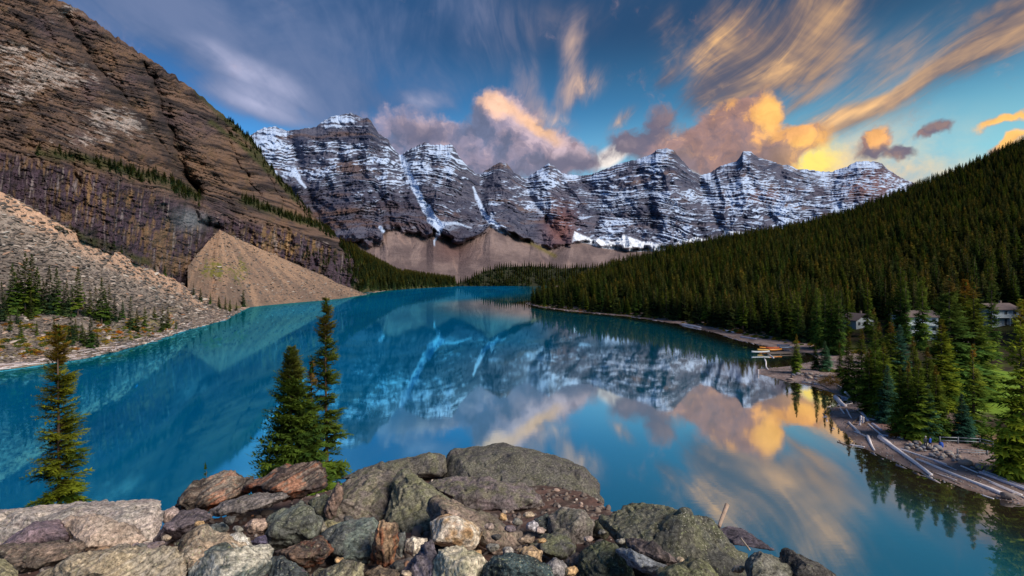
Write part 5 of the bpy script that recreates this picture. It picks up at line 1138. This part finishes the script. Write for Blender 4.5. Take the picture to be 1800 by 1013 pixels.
for i in range(62):
    f = _rr.random(); a = 1592+f*98+_rr.uniform(-5, 5); b = 779+f*30+_rr.uniform(-7, 9)
    stone(a, b, _rr.uniform(5, 8.5), 'rounded stone in the pile beside the beach path', 'stones of the pile beside the beach path', i, _rr.uniform(0, .15))
for i in range(30):
    a = _rr.uniform(1386, 1444); b = _rr.uniform(656, 674) + (a-1415)*.08
    stone(a, b, _rr.uniform(4, 9), 'grey or reddish boulder heaped on the stony point', 'boulders heaped on the stony point', i)
n = 2600; px_ = rs.uniform(1330, 1800, n); P_ = []; S_ = []
X = rs.uniform(45, 110, 24000); Y = rs.uniform(50, 150, 24000); hz_, dd = right_height(X, Y); q = (dd > -.5) & (dd < 15); X, Y, hz_ = X[q], Y[q], hz_[q]
SU = [bpy.data.objects.new('stone_unit', s) for s in SM]
m, t = new_mat('scree_block'); oi = t.node('ShaderNodeObjectInfo').outputs['Random']
finish(t, t.ramp(oi, [(0, lin(112,100,94)), (.3, lin(84,78,76)), (.6, lin(140,124,112)), (.85, lin(100,90,84)), (.96, lin(190,178,168)), (1, lin(160,112,80))]), .9); M['block'] = m
SU2 = []
for s_ in SM:
    s2_ = s_.copy(); s2_.materials.clear(); s2_.materials.append(M['block']); SU2.append(bpy.data.objects.new('block_unit', s2_))
n = len(X); s = rs.uniform(.08, .34, n)**1.3; scatter('beach_pebbles', np.stack([X, Y, hz_+s*.1], -1), rotz(n, .3), np.repeat(s[:, None], 3, 1), rs.randint(0, 5, n), SU, 'scattered pebbles and small stones over the brown beach')
# gravel among the foreground boulders
n = 4200; Y = 2.6+rs.uniform(0, 1, n)**1.2*6.2; X = rs.uniform(-1.05, .75, n)*Y; zz_ = pile_z(X, Y)+fbm(X*2.2, Y*2.2, 1., 4)*.07; s = rs.uniform(.012, .075, n)
s[:400] *= 2.0
scatter('gravel', np.stack([X, Y, zz_+s*.1], -1), rotz(n, .6), np.repeat(s[:, None], 3, 1), rs.randint(0, 5, n), SU2, 'loose gravel filling the hollows between the foreground boulders')
# stones and slabs on the left scree
def scatter_scree(D, n, smin, smax, wf, name, lab):
    P_, a, b = pick(D, wf, n); s = smin+(smax-smin)*rs.uniform(0, 1, n)**3.0*np.clip(P_[:, 1]/260, .5, 1.6)
    r = rotz(n, .5); scatter(name, P_, r, np.stack([s*1.5, s, s*.6], -1), rs.randint(0, 5, n), SU2, lab)
scatter_scree(SCR1, 16000, .35, 2.6, lambda X, Y: 1.*(X > -10)*(Y < 640)*np.interp(Y-np.interp(X, [0,200,440],[340,441,537]), [0, 40, 80], [.15, .6, 1.]), 'scree_blocks', 'angular blocks lying over the left scree slope and shore')
scatter_scree(SCR2, 4000, .3, 1.8, lambda X, Y: 1.*(Y < 530), 'talus_blocks', 'small blocks on the talus cone and its shoreline')

# low growth on the left shore and the forest edge, driftwood along the waterlines
def bush_unit(k, a_, b_):
    r2 = np.random.RandomState(k); n = 260; u_ = r2.normal(size=(n, 3)); u_ /= np.linalg.norm(u_, axis=1)[:, None]; u_[:, 2] = np.abs(u_[:, 2])*.7; pp = u_*r2.uniform(.3, 1, (n, 1))**.5*.5
    T = np.stack([pp, pp+r2.normal(size=(n, 3))*.09, pp+r2.normal(size=(n, 3))*.09], 1).reshape(-1, 3); f = np.repeat(r2.uniform(0, 1, n), 3)[:, None]
    me = mesh_from('bush', T, np.arange(3*n).reshape(-1, 3), L(*a_)*(1-f)+L(*b_)*f); me.materials.append(M['needles']); return bpy.data.objects.new('bush_unit', me)
BU = [bush_unit(1, (60,78,40), (104,112,52)), bush_unit(2, (110,104,44), (168,130,50)), bush_unit(3, (140,84,36), (176,110,48)), bush_unit(4, (54,70,44), (84,96,52))]
P_, a, b = pick(SCR1, lambda X, Y: 1.*(X > -10)*(X < 320)*sst(fbm(X*.03, Y*.05, 3., 3), -.1, .2)*(Y > np.interp(X, [0,150,320], [556,560,560]))*(Y < np.interp(X, [0,150,320], [634,614,574])), 520)
s = rs.uniform(.6, 2.4, len(P_)); scatter('ground_cover', P_, rotz(len(P_)), np.stack([s*1.3, s*1.3, s*.8], -1), rs.choice(4, len(P_), p=[.3,.3,.15,.25]), BU, 'low olive and orange growth on the left shore flat')
X = rs.uniform(12, 125, 9000); Y = rs.uniform(55, 480, 9000); hz_, dd = right_height(X, Y); m0 = np.interp(Y, [95, 150, 200, 300, 500], [13, 12, 6, 2.6, 2.2]); q = (dd > m0) & (dd < m0+6); X, Y, hz_ = X[q][:700], Y[q][:700], hz_[q][:700]
s = rs.uniform(.5, 1.9, len(X)); scatter('undergrowth', np.stack([X, Y, hz_], -1), rotz(len(X)), np.stack([s*1.3, s*1.3, s], -1), rs.choice(4, len(X), p=[.4,.2,.1,.3]), BU, 'low bushes and undergrowth along the edge of the right forest')
def wood_unit(k, cc):
    V, F = tube_np([(-.5, 0, 0), (0, .02, .01), (.5, -.01, 0)], [.035, .032, .018], 6, k, .15); me = poly_mesh('driftwood', V, F, cc); me.materials.append(M['wood']); return bpy.data.objects.new('wood_unit', me)
WU = [wood_unit(1, lin(214,200,198)), wood_unit(2, lin(170,158,160)), wood_unit(3, lin(140,118,104))]
def wood_band(name, pts, n, d0, d1, hfun, lab, Ls):
    pts = np.array(pts, float); sg = np.diff(pts, axis=0); ln = np.linalg.norm(sg, axis=1); i = rs.choice(len(sg), n, p=ln/ln.sum()); f = rs.uniform(0, 1, (n, 1)); P0 = pts[i]+sg[i]*f
    tn = sg[i]/ln[i][:, None]; nm = np.stack([tn[:, 1], -tn[:, 0]], -1); dist = d0+(d1-d0)*rs.uniform(0, 1, n)**1.3; P0 = P0+nm*dist[:, None]
    z_ = hfun(P0, dist); an = np.arctan2(tn[:, 1], tn[:, 0])+rs.normal(0, .28, n); r_ = np.stack([np.zeros(n), rs.normal(0, .03, n), an], -1); l_ = rs.uniform(*Ls, n); t_ = rs.uniform(.7, 1.5, n)*4.
    scatter(name, np.stack([P0[:, 0], P0[:, 1], z_], -1), r_, np.stack([l_, t_, t_], -1), rs.randint(0, 3, n), WU, lab)
Q1 = SCR1[2].reshape(-1, 3)[::3]
def hl_(P0, dist): return np.array([Q1[np.argmin((Q1[:, 0]-a)**2+(Q1[:, 1]-b)**2), 2] for a, b in P0])+.12
LSH = [(-187,351),(-160,288),(-148,234),(-133,186),(-128,154),(-135,135),(-142,110)]
wood_band('driftwood_band', LSH, 520, .3, 4.5, hl_, 'tangled pale driftwood lining the water edge of the left shore', (2., 6.5))
wood_band('driftwood_strip', SHORE_R[15:26][::-1], 300, .3, 3.2, lambda P0, d_: right_height(P0[:, 0], P0[:, 1])[0]+.08, 'pale driftwood strewn along the far shoreline strip', (1.5, 5.)) if right_height(np.array([89.]), np.array([197.]))[1][0] > -99 else None
wood_band('driftwood_litter', SHORE_R[1:12][::-1], 260, .4, 9., lambda P0, d_: right_height(P0[:, 0], P0[:, 1])[0]+.06, 'small driftwood sticks littering the near beach', (.6, 2.6))
# shrubs
def shrub(label, px, py, w_, h_, c1_, c2_, seed):
    x, y, z = ground_at(px, py); k = y/900; r2 = np.random.RandomState(seed); n = 2600; T = []; C = []
    u_ = r2.normal(size=(n, 3)); u_ /= np.linalg.norm(u_, axis=1)[:, None]; u_[:, 2] = np.abs(u_[:, 2]); rad_ = r2.uniform(.5, 1, n)**.5
    for i in range(n):
        b = 1+.25*float(math.sin(u_[i, 0]*7+seed)+math.cos(u_[i, 1]*6)); p = u_[i]*rad_[i]*b*np.array([w_*k*.5, w_*k*.4, h_*k]); a = r2.normal(size=3)*.10; c_ = r2.normal(size=3)*.10
        T.append([p, p+a, p+c_]); f = r2.uniform(); cc = L(*c1_)*(1-f)+L(*c2_)*f; C += [cc]*3
    me = mesh_from('foliage', np.array(T).reshape(-1, 3), np.arange(3*n).reshape(-1, 3), np.array(C)); me.materials.append(M['needles'])
    e = tag(empty('shrub', (x, y, z)), label, 'shrub'); link('foliage', me, None, e)
    for i in range(5):
        a = i*1.3; V, F = tube_np([(0, 0, -.1), (math.cos(a)*w_*k*.15, math.sin(a)*w_*k*.12, h_*k*.4), (math.cos(a)*w_*k*.3, math.sin(a)*w_*k*.25, h_*k*.8)], [.05, .03, .015], 5, i); link('stem', poly_mesh('stem', V, F, L(90, 70, 50)), M['wood'], e)
shrub('low olive and orange shrub behind the stones of the point', 1462, 676, 42, 14, (96, 92, 34), (150, 92, 36), 1)
shrub('small orange shrub at the upper edge of the log beach', 1586, 768, 34, 8, (128, 84, 34), (92, 80, 34), 2)
shrub('golden bush on the left shore below the talus cone gully', 1444, 612, 20, 8, (120, 112, 44), (90, 92, 40), 3)

# ---------------------------------------------------------------- lodges
def pmat(name, col, rough=.7, sc=4., amt=.5, st=(1, 1, 1)):
    m, t = new_mat(name); tc = t.node('ShaderNodeTexCoord').outputs['Object']; n1 = t.noise(t.vm('MULTIPLY', tc, st), sc, 4, .6)[0]
    finish(t, t.vm('SCALE', col, t.m('ADD', 1-amt*.5, t.m('MULTIPLY', n1, amt))), rough, n1, .25, .03); return m
M['wall'] = pmat('pale_blue_board', lin(196, 208, 214), .6, 3, .35, (1, 1, 6)); M['roof'] = pmat('brown_shingle', lin(112, 98, 96), .85, 6, .6); M['trim'] = pmat('white_trim', lin(206, 216, 220)); M['deck'] = pmat('deck_wood', lin(120, 108, 100), .8, 5, .6, (1, 6, 1)); M['doorm'] = pmat('door_paint', lin(74, 80, 84))
m, t = new_mat('window_glass'); finish(t, (.02, .03, .04), .08, spec=.6); M['glass'] = m
def boxm(name, bs, mat, parent, loc=None):    # boxes (x0,x1,y0,y1,z0,z1) as one mesh
    V = []; F = []
    for (x0, x1, y0, y1, z0, z1) in bs:
        k = len(V); V += [(x0,y0,z0),(x1,y0,z0),(x1,y1,z0),(x0,y1,z0),(x0,y0,z1),(x1,y0,z1),(x1,y1,z1),(x0,y1,z1)]
        F += [tuple(k+j for j in f) for f in ((0,3,2,1),(4,5,6,7),(0,1,5,4),(1,2,6,5),(2,3,7,6),(3,0,4,7))]
    me = bpy.data.meshes.new(name); me.from_pydata(V, [], F); me.update(); return link(name, me, M[mat], parent, loc)
def lodge(label, px, py, wpx, storeys, gable_front, rz=0., depth=7.):
    x, y, z = ground_at(px, py); k = y/900; wd = wpx*k; hs = 2.7; H_ = storeys*hs
    e = tag(empty('lodge', (x, y, z), rz), label, 'lodge')
    boxm('wall', [(-wd/2, wd/2, 0, .2, -.6, H_), (-wd/2, wd/2, depth-.2, depth, -.6, H_), (-wd/2, -wd/2+.2, .2, depth-.2, -.6, H_), (wd/2-.2, wd/2, .2, depth-.2, -.6, H_)], 'wall', e)
    rh = wd*.28 if gable_front else depth*.25; ov = .5; hw = wd/2+ov; T_ = .18
    if gable_front:
        V = [(-hw, -ov, H_-.15), (0, -ov, H_+rh), (hw, -ov, H_-.15), (hw, -ov, H_-.15+T_), (0, -ov, H_+rh+T_), (-hw, -ov, H_-.15+T_)]
        V += [(a, depth+ov, c) for a, b, c in V]; F = [(0,1,4,5),(1,2,3,4),(6,11,10,7),(7,10,9,8)]+[(i, (i+1) % 6, (i+1) % 6+6, i+6) for i in range(6)]
        g = [(-wd/2+.05, .05, H_), (wd/2-.05, .05, H_), (0, .05, H_+rh-.12), (-wd/2+.05, .19, H_), (wd/2-.05, .19, H_), (0, .19, H_+rh-.12)]
        me = bpy.data.meshes.new('gable'); me.from_pydata(g, [], [(0,1,2),(5,4,3),(0,3,4,1),(1,4,5,2),(2,5,3,0)]); link('gable', me, M['wall'], e)
    else:
        V = [(-hw, -ov-.6, H_-.15), (-hw, depth/2, H_+rh), (-hw, depth+ov, H_-.15), (-hw, depth+ov, H_-.15+T_), (-hw, depth/2, H_+rh+T_), (-hw, -ov-.6, H_-.15+T_)]
        V += [(-a, b, c) for a, b, c in V]; F = [(0,1,4,5),(1,2,3,4),(6,11,10,7),(7,10,9,8)]+[(i, (i+1) % 6, (i+1) % 6+6, i+6) for i in range(6)]
    me = bpy.data.meshes.new('roof'); me.from_pydata(V, [], F); rf = link('roof', me, M['roof'], e)
    boxm('chimney', [(wd*.2, wd*.2+.6, depth*.5, depth*.5+.6, H_, H_+rh+1.)], 'deck', rf)
    nb = max(2, int(wd/2.6))
    for s in range(storeys):
        for i in range(nb):
            cx = -wd/2+wd*(i+.5)/nb; z0 = s*hs+.9
            if s == 0 and i == nb//2:
                dr = boxm('door', [(cx-.45, cx+.45, -.04, -.001, .05, 2.1)], 'doorm', e); boxm('handle', [(cx+.3, cx+.36, -.1, -.045, 1., 1.15)], 'trim', dr); continue
            wn = boxm('window', [(cx-.62, cx+.62, -.05, -.001, z0-.08, z0), (cx-.62, cx+.62, -.05, -.001, z0+1.2, z0+1.28), (cx-.62, cx-.54, -.05, -.001, z0, z0+1.2), (cx+.54, cx+.62, -.05, -.001, z0, z0+1.2), (cx-.03, cx+.03, -.05, -.001, z0, z0+1.2)], 'trim', e)
            boxm('pane', [(cx-.54, cx-.03, -.025, -.003, z0, z0+1.2), (cx+.03, cx+.54, -.025, -.003, z0, z0+1.2)], 'glass', wn)
        if s > 0:
            bl = boxm('balcony', [(-wd/2, wd/2, -1.5, -.06, s*hs-.05, s*hs+.1)], 'trim', e)
            boxm('railing', [(-wd/2, wd/2, -1.5, -1.42, s*hs+.9, s*hs+1.)]+[(a-.04, a+.04, -1.49, -1.43, s*hs+.1, s*hs+.9) for a in np.linspace(-wd/2+.05, wd/2-.05, int(wd/.5))], 'trim', bl)
            for a in (-wd/2+.08, 0, wd/2-.08): boxm('post', [(a-.07, a+.07, -1.48, -1.36, (s-1)*hs-.3, s*hs-.06)], 'trim', e)
lodge('pale blue gabled lodge left of the others, half hidden by thin spruces', 1521, 576, 40, 1, True, .25)
lodge('tall white lodge with balconies behind the tall spruces', 1619, 600, 56, 3, False, -.1)
lodge('white two-storey lodge with a dark veranda near the right edge', 1768, 572, 52, 2, False, .1)
lodge('long low white lodge seen through the boughs below the veranda lodge', 1706, 618, 50, 1, False, -.15)

# ---------------------------------------------------------------- dock and canoes
m, t = new_mat('lake_shore_dock'); x0, y0, _ = at(1352, 626, 158)
dk = tag(empty('dock', at(1378, 622, 163)[:2]+(0.,), R(8)), 'low grey wooden dock reaching out below the canoes', 'dock')
for i in range(26):
    boxm('plank', [(-6.5+i*.5, -6.5+i*.5+.44, -1.4, 1.6, .42, .50)], 'deck', dk)
boxm('beam', [(-6.5, 6.5, -1.3, -1.1, .22, .415), (-6.5, 6.5, 1.3, 1.5, .22, .415)], 'deck', dk)
for a in (-6.2, -2, 2, 6.2):
    for b in (-1.2, 1.4): boxm('pile', [(a-.12, a+.12, b-.12+.13, b+.12+.13, -1.5, .215)], 'deck', dk)
def canoe_mat(name, col):
    m, t = new_mat(name); tc = t.node('ShaderNodeTexCoord').outputs['Object']; n1 = t.noise(tc, 3, 4, .6)[0]
    finish(t, t.vm('SCALE', col, t.m('ADD', .75, t.m('MULTIPLY', n1, .5))), .35, n1, .1, .02, .5); return m
CM = {'silver': canoe_mat('silver_hull', lin(168, 176, 182)), 'orange': canoe_mat('orange_hull', lin(226, 140, 40)), 'yellow': canoe_mat('yellow_hull', lin(216, 168, 72)), 'blue': canoe_mat('slate_hull', lin(110, 130, 156)), 'red': canoe_mat('red_hull', lin(206, 84, 44))}
def canoe(label, col, px, py, Y, rz, zb, length=5.2):
    x, y, _ = at(px, py, Y); e = tag(empty('canoe', (x, y, zb), R(rz)), label, 'canoe', 'canoes beside the dock')
    n, k = 19, 11; V = []
    for i in range(n):
        s = -1+2*i/(n-1); w_ = .46*max(1-abs(s)**2.3, .0)+.012; dp = .42+.16*abs(s)**3
        for j in range(k):
            a = math.pi*j/(k-1); V.append((s*length/2, -math.cos(a)*w_, .46-(.46-dp)*1. - (1-math.sin(a)**.7)*dp*(1.) + .0))
    V = [(a, b, c+.12) for a, b, c in V]; F = [(i*k+j, (i+1)*k+j, (i+1)*k+j+1, i*k+j+1) for i in range(n-1) for j in range(k-1)]
    me = bpy.data.meshes.new('hull'); me.from_pydata(V, [], F); me.polygons.foreach_set('use_smooth', [True]*len(F)); h_ = link('hull', me, CM[col], e)
    md = h_.modifiers.new('thickness', 'SOLIDIFY'); md.thickness = .02
    for sg in (0, k-1):
        V2, F2 = tube_np([V[i*k+sg] for i in range(0, n, 2)], [.025]*10, 5, 1, 0); link('gunwale', poly_mesh('gunwale', V2, F2, L(90, 70, 50)), M['wood'], e)
    V2, F2 = tube_np([(-length/2*.98, 0, .60), (-length/4, 0, .62), (0, 0, .60), (length/4, 0, .62), (length/2*.98, 0, .60)], [.018]*5, 5, 1, 0); link('keel', poly_mesh('keel', V2, F2, L(120, 110, 100)), M['wood'], e)
canoe('silver overturned canoe, nearest the lake', 'silver', 1337, 621, 162, 6, .48, 6.2)
canoe('cream yellow overturned canoe behind the silver one', 'yellow', 1346, 617, 166, 2, .50, 5.6)
canoe('orange overturned canoe on the far side of the dock', 'orange', 1350, 614, 171, 0, .5, 5.8)
canoe('orange canoe with a red bow lying nearer the shore', 'orange', 1363, 618, 164.5, 14, .8, 5.0)
canoe('small red-orange canoe between the orange ones', 'red', 1358, 616, 168, -6, .8, 4.2)
canoe('slate blue canoe at the landward end', 'blue', 1381, 616, 170, 10, .75, 4.6)
canoe('second slate grey boat behind the slate blue canoe', 'blue', 1377, 613, 175, -4, .75, 4.2)

# ---------------------------------------------------------------- rail fence, barrier
def rails(label, pts, h, nm='fence', col='deck', rails_z=(.45, .9), rr_=.06):
    P3 = [ground_at(*p) for p in pts]; o_ = P3[0]; e = tag(empty(nm, o_), label, nm)
    for (x, y, z) in P3:
        V, F = tube_np([(x-o_[0], y-o_[1], z-o_[2]-.2), (x-o_[0], y-o_[1], z-o_[2]+h)], [.10, .09], 8, 2, .1); link('post', poly_mesh('post', V, F, lin(112, 116, 124)), M['wood'], e)
    for (A, B) in zip(P3[:-1], P3[1:]):
        for zr in rails_z:
            V, F = tube_np([(A[0]-o_[0], A[1]-o_[1], A[2]-o_[2]+zr), (B[0]-o_[0], B[1]-o_[1], B[2]-o_[2]+zr)], [rr_, rr_], 8, 3, .15); link('rail', poly_mesh('rail', V, F, lin(140, 146, 154)), M['wood'], e)
rails('weathered grey rail fence along the dark spruces behind the path', [(1652,780),(1684,781),(1722,783),(1745,788)], 1.0, 'fence')
rails('low two-rail barrier standing alone on the brown path', [(1683,798),(1735,800)], .75, 'barrier', rails_z=(.3, .62), rr_=.055)

# ---------------------------------------------------------------- two walkers and a blue bag
def person(label, px, py, coat, legs_c, hair_c, hat=None, turn=0., bag=None, h=1.72):
    x, y, z = ground_at(px, py); e = tag(empty('person', (x, y, z), R(turn)), label, 'person')
    # skeleton: pelvis first, joints as (x, y, z) with radii; walking pose
    J = [(0,0,.93,.13),(0,.01,1.12,.12),(0,.02,1.32,.15),(0,.02,1.46,.075),(0,-.01,1.54,.055),(0,-.02,1.63,.085),(0,-.02,1.70,.07),
         (.10,0,.90,.10),(.11,-.10,.50,.062),(.11,.05,.10,.045),(.11,-.10,.03,.04),(-.10,0,.90,.10),(-.11,.05,.50,.062),(-.11,.20,.11,.045),(-.11,.06,.03,.04),
         (.19,.02,1.40,.06),(.25,.06,1.14,.045),(.24,-.06,.92,.034),(.24,-.10,.84,.03),(-.19,.02,1.40,.06),(-.25,-.02,1.14,.045),(-.24,-.16,.94,.034),(-.24,-.21,.87,.03)]
    E = [(0,1),(1,2),(2,3),(3,4),(4,5),(5,6),(0,7),(7,8),(8,9),(9,10),(0,11),(11,12),(12,13),(13,14),(2,15),(15,16),(16,17),(17,18),(2,19),(19,20),(20,21),(21,22)]
    me = bpy.data.meshes.new('body'); me.from_pydata([j[:3] for j in J], E, []); ob = bpy.data.objects.new('body', me); COL.objects.link(ob); ob.parent = e
    sk = ob.modifiers.new('skin', 'SKIN'); me.skin_vertices.new() if not me.skin_vertices else None
    for v, j in zip(me.skin_vertices[0].data, J): v.radius = (j[3], j[3]*.85)
    me.skin_vertices[0].data[0].use_root = True
    sb = ob.modifiers.new('smooth', 'SUBSURF'); sb.levels = 2; sb.render_levels = 2
    m, t = new_mat('clothes_and_skin'); tc = t.node('ShaderNodeTexCoord').outputs['Object']; _, _, zc = t.sep(tc)
    c = t.mix(t.ss(zc, .90, .93), legs_c, coat); c = t.mix(t.ss(zc, 1.49, 1.51), c, lin(196, 148, 124)); c = t.mix(t.ss(zc, .10, .08), c, lin(50, 44, 40))
    finish(t, t.vm('SCALE', c, t.m('ADD', .8, t.m('MULTIPLY', t.noise(tc, 9, 3, .5)[0], .4))), .8); me.materials.append(m)
    # hair or hat, face
    bm = bmesh.new(); bmesh.ops.create_uvsphere(bm, u_segments=14, v_segments=9, radius=.105)
    for v in bm.verts: v.co = Vector((v.co.x*.92, v.co.y*1.02, v.co.z*.95))
    bmesh.ops.delete(bm, geom=[v for v in bm.verts if v.co.z < -.02 and v.co.y < .03], context='VERTS')
    hm = bpy.data.meshes.new('hair'); bm.to_mesh(hm); bm.free(); hm.polygons.foreach_set('use_smooth', [True]*len(hm.polygons))
    link('hat' if hat else 'hair', hm, pmat('hat_cloth' if hat else 'hair', hat or hair_c), e, (0, .0, 1.675))
    if bag:
        bm = bmesh.new(); bmesh.ops.create_cube(bm, size=1); bmesh.ops.bevel(bm, geom=bm.edges[:], offset=.18, segments=3, affect='EDGES')
        bmm = bpy.data.meshes.new('backpack'); bm.to_mesh(bmm); bm.free(); b_ = link('backpack', bmm, pmat('pack_cloth', bag), None, (x, y, z)); b_.location = Vector((x, y, z))+Matrix.Rotation(R(turn), 3, 'Z') @ Vector((0, .24, 1.2)); b_.rotation_euler = (0, 0, R(turn)); b_.scale = (.34, .22, .5); tag(b_, 'dark backpack carried by the walker in the bright blue jacket', 'backpack')
person('walker in grey with a pale hat, standing left of the blue jacket', 1627, 789, lin(96, 98, 104), lin(70, 68, 70), lin(60, 50, 44), hat=lin(206, 206, 210), turn=160)
person('walker in a bright blue jacket beside the stone pile', 1635, 789, lin(30, 80, 190), lin(36, 40, 56), lin(50, 40, 34), turn=200)
bx, by, bz = ground_at(1651, 785)
bm = bmesh.new(); bmesh.ops.create_cube(bm, size=1); bmesh.ops.bevel(bm, geom=bm.edges[:], offset=.16, segments=3, affect='EDGES')
for v in bm.verts: v.co.x *= 1-.25*(v.co.z+.5); v.co.y *= 1-.3*(v.co.z+.5)
bme = bpy.data.meshes.new('bag'); bm.to_mesh(bme); bm.free(); bme.polygons.foreach_set('use_smooth', [True]*len(bme.polygons))
b_ = link('bag', bme, pmat('blue_cloth', lin(30, 76, 170)), None, (bx, by-.3, bz+.35)); b_.scale = (.6, .4, .75); tag(b_, 'blue bag set down by the left post of the rail fence', 'bag')
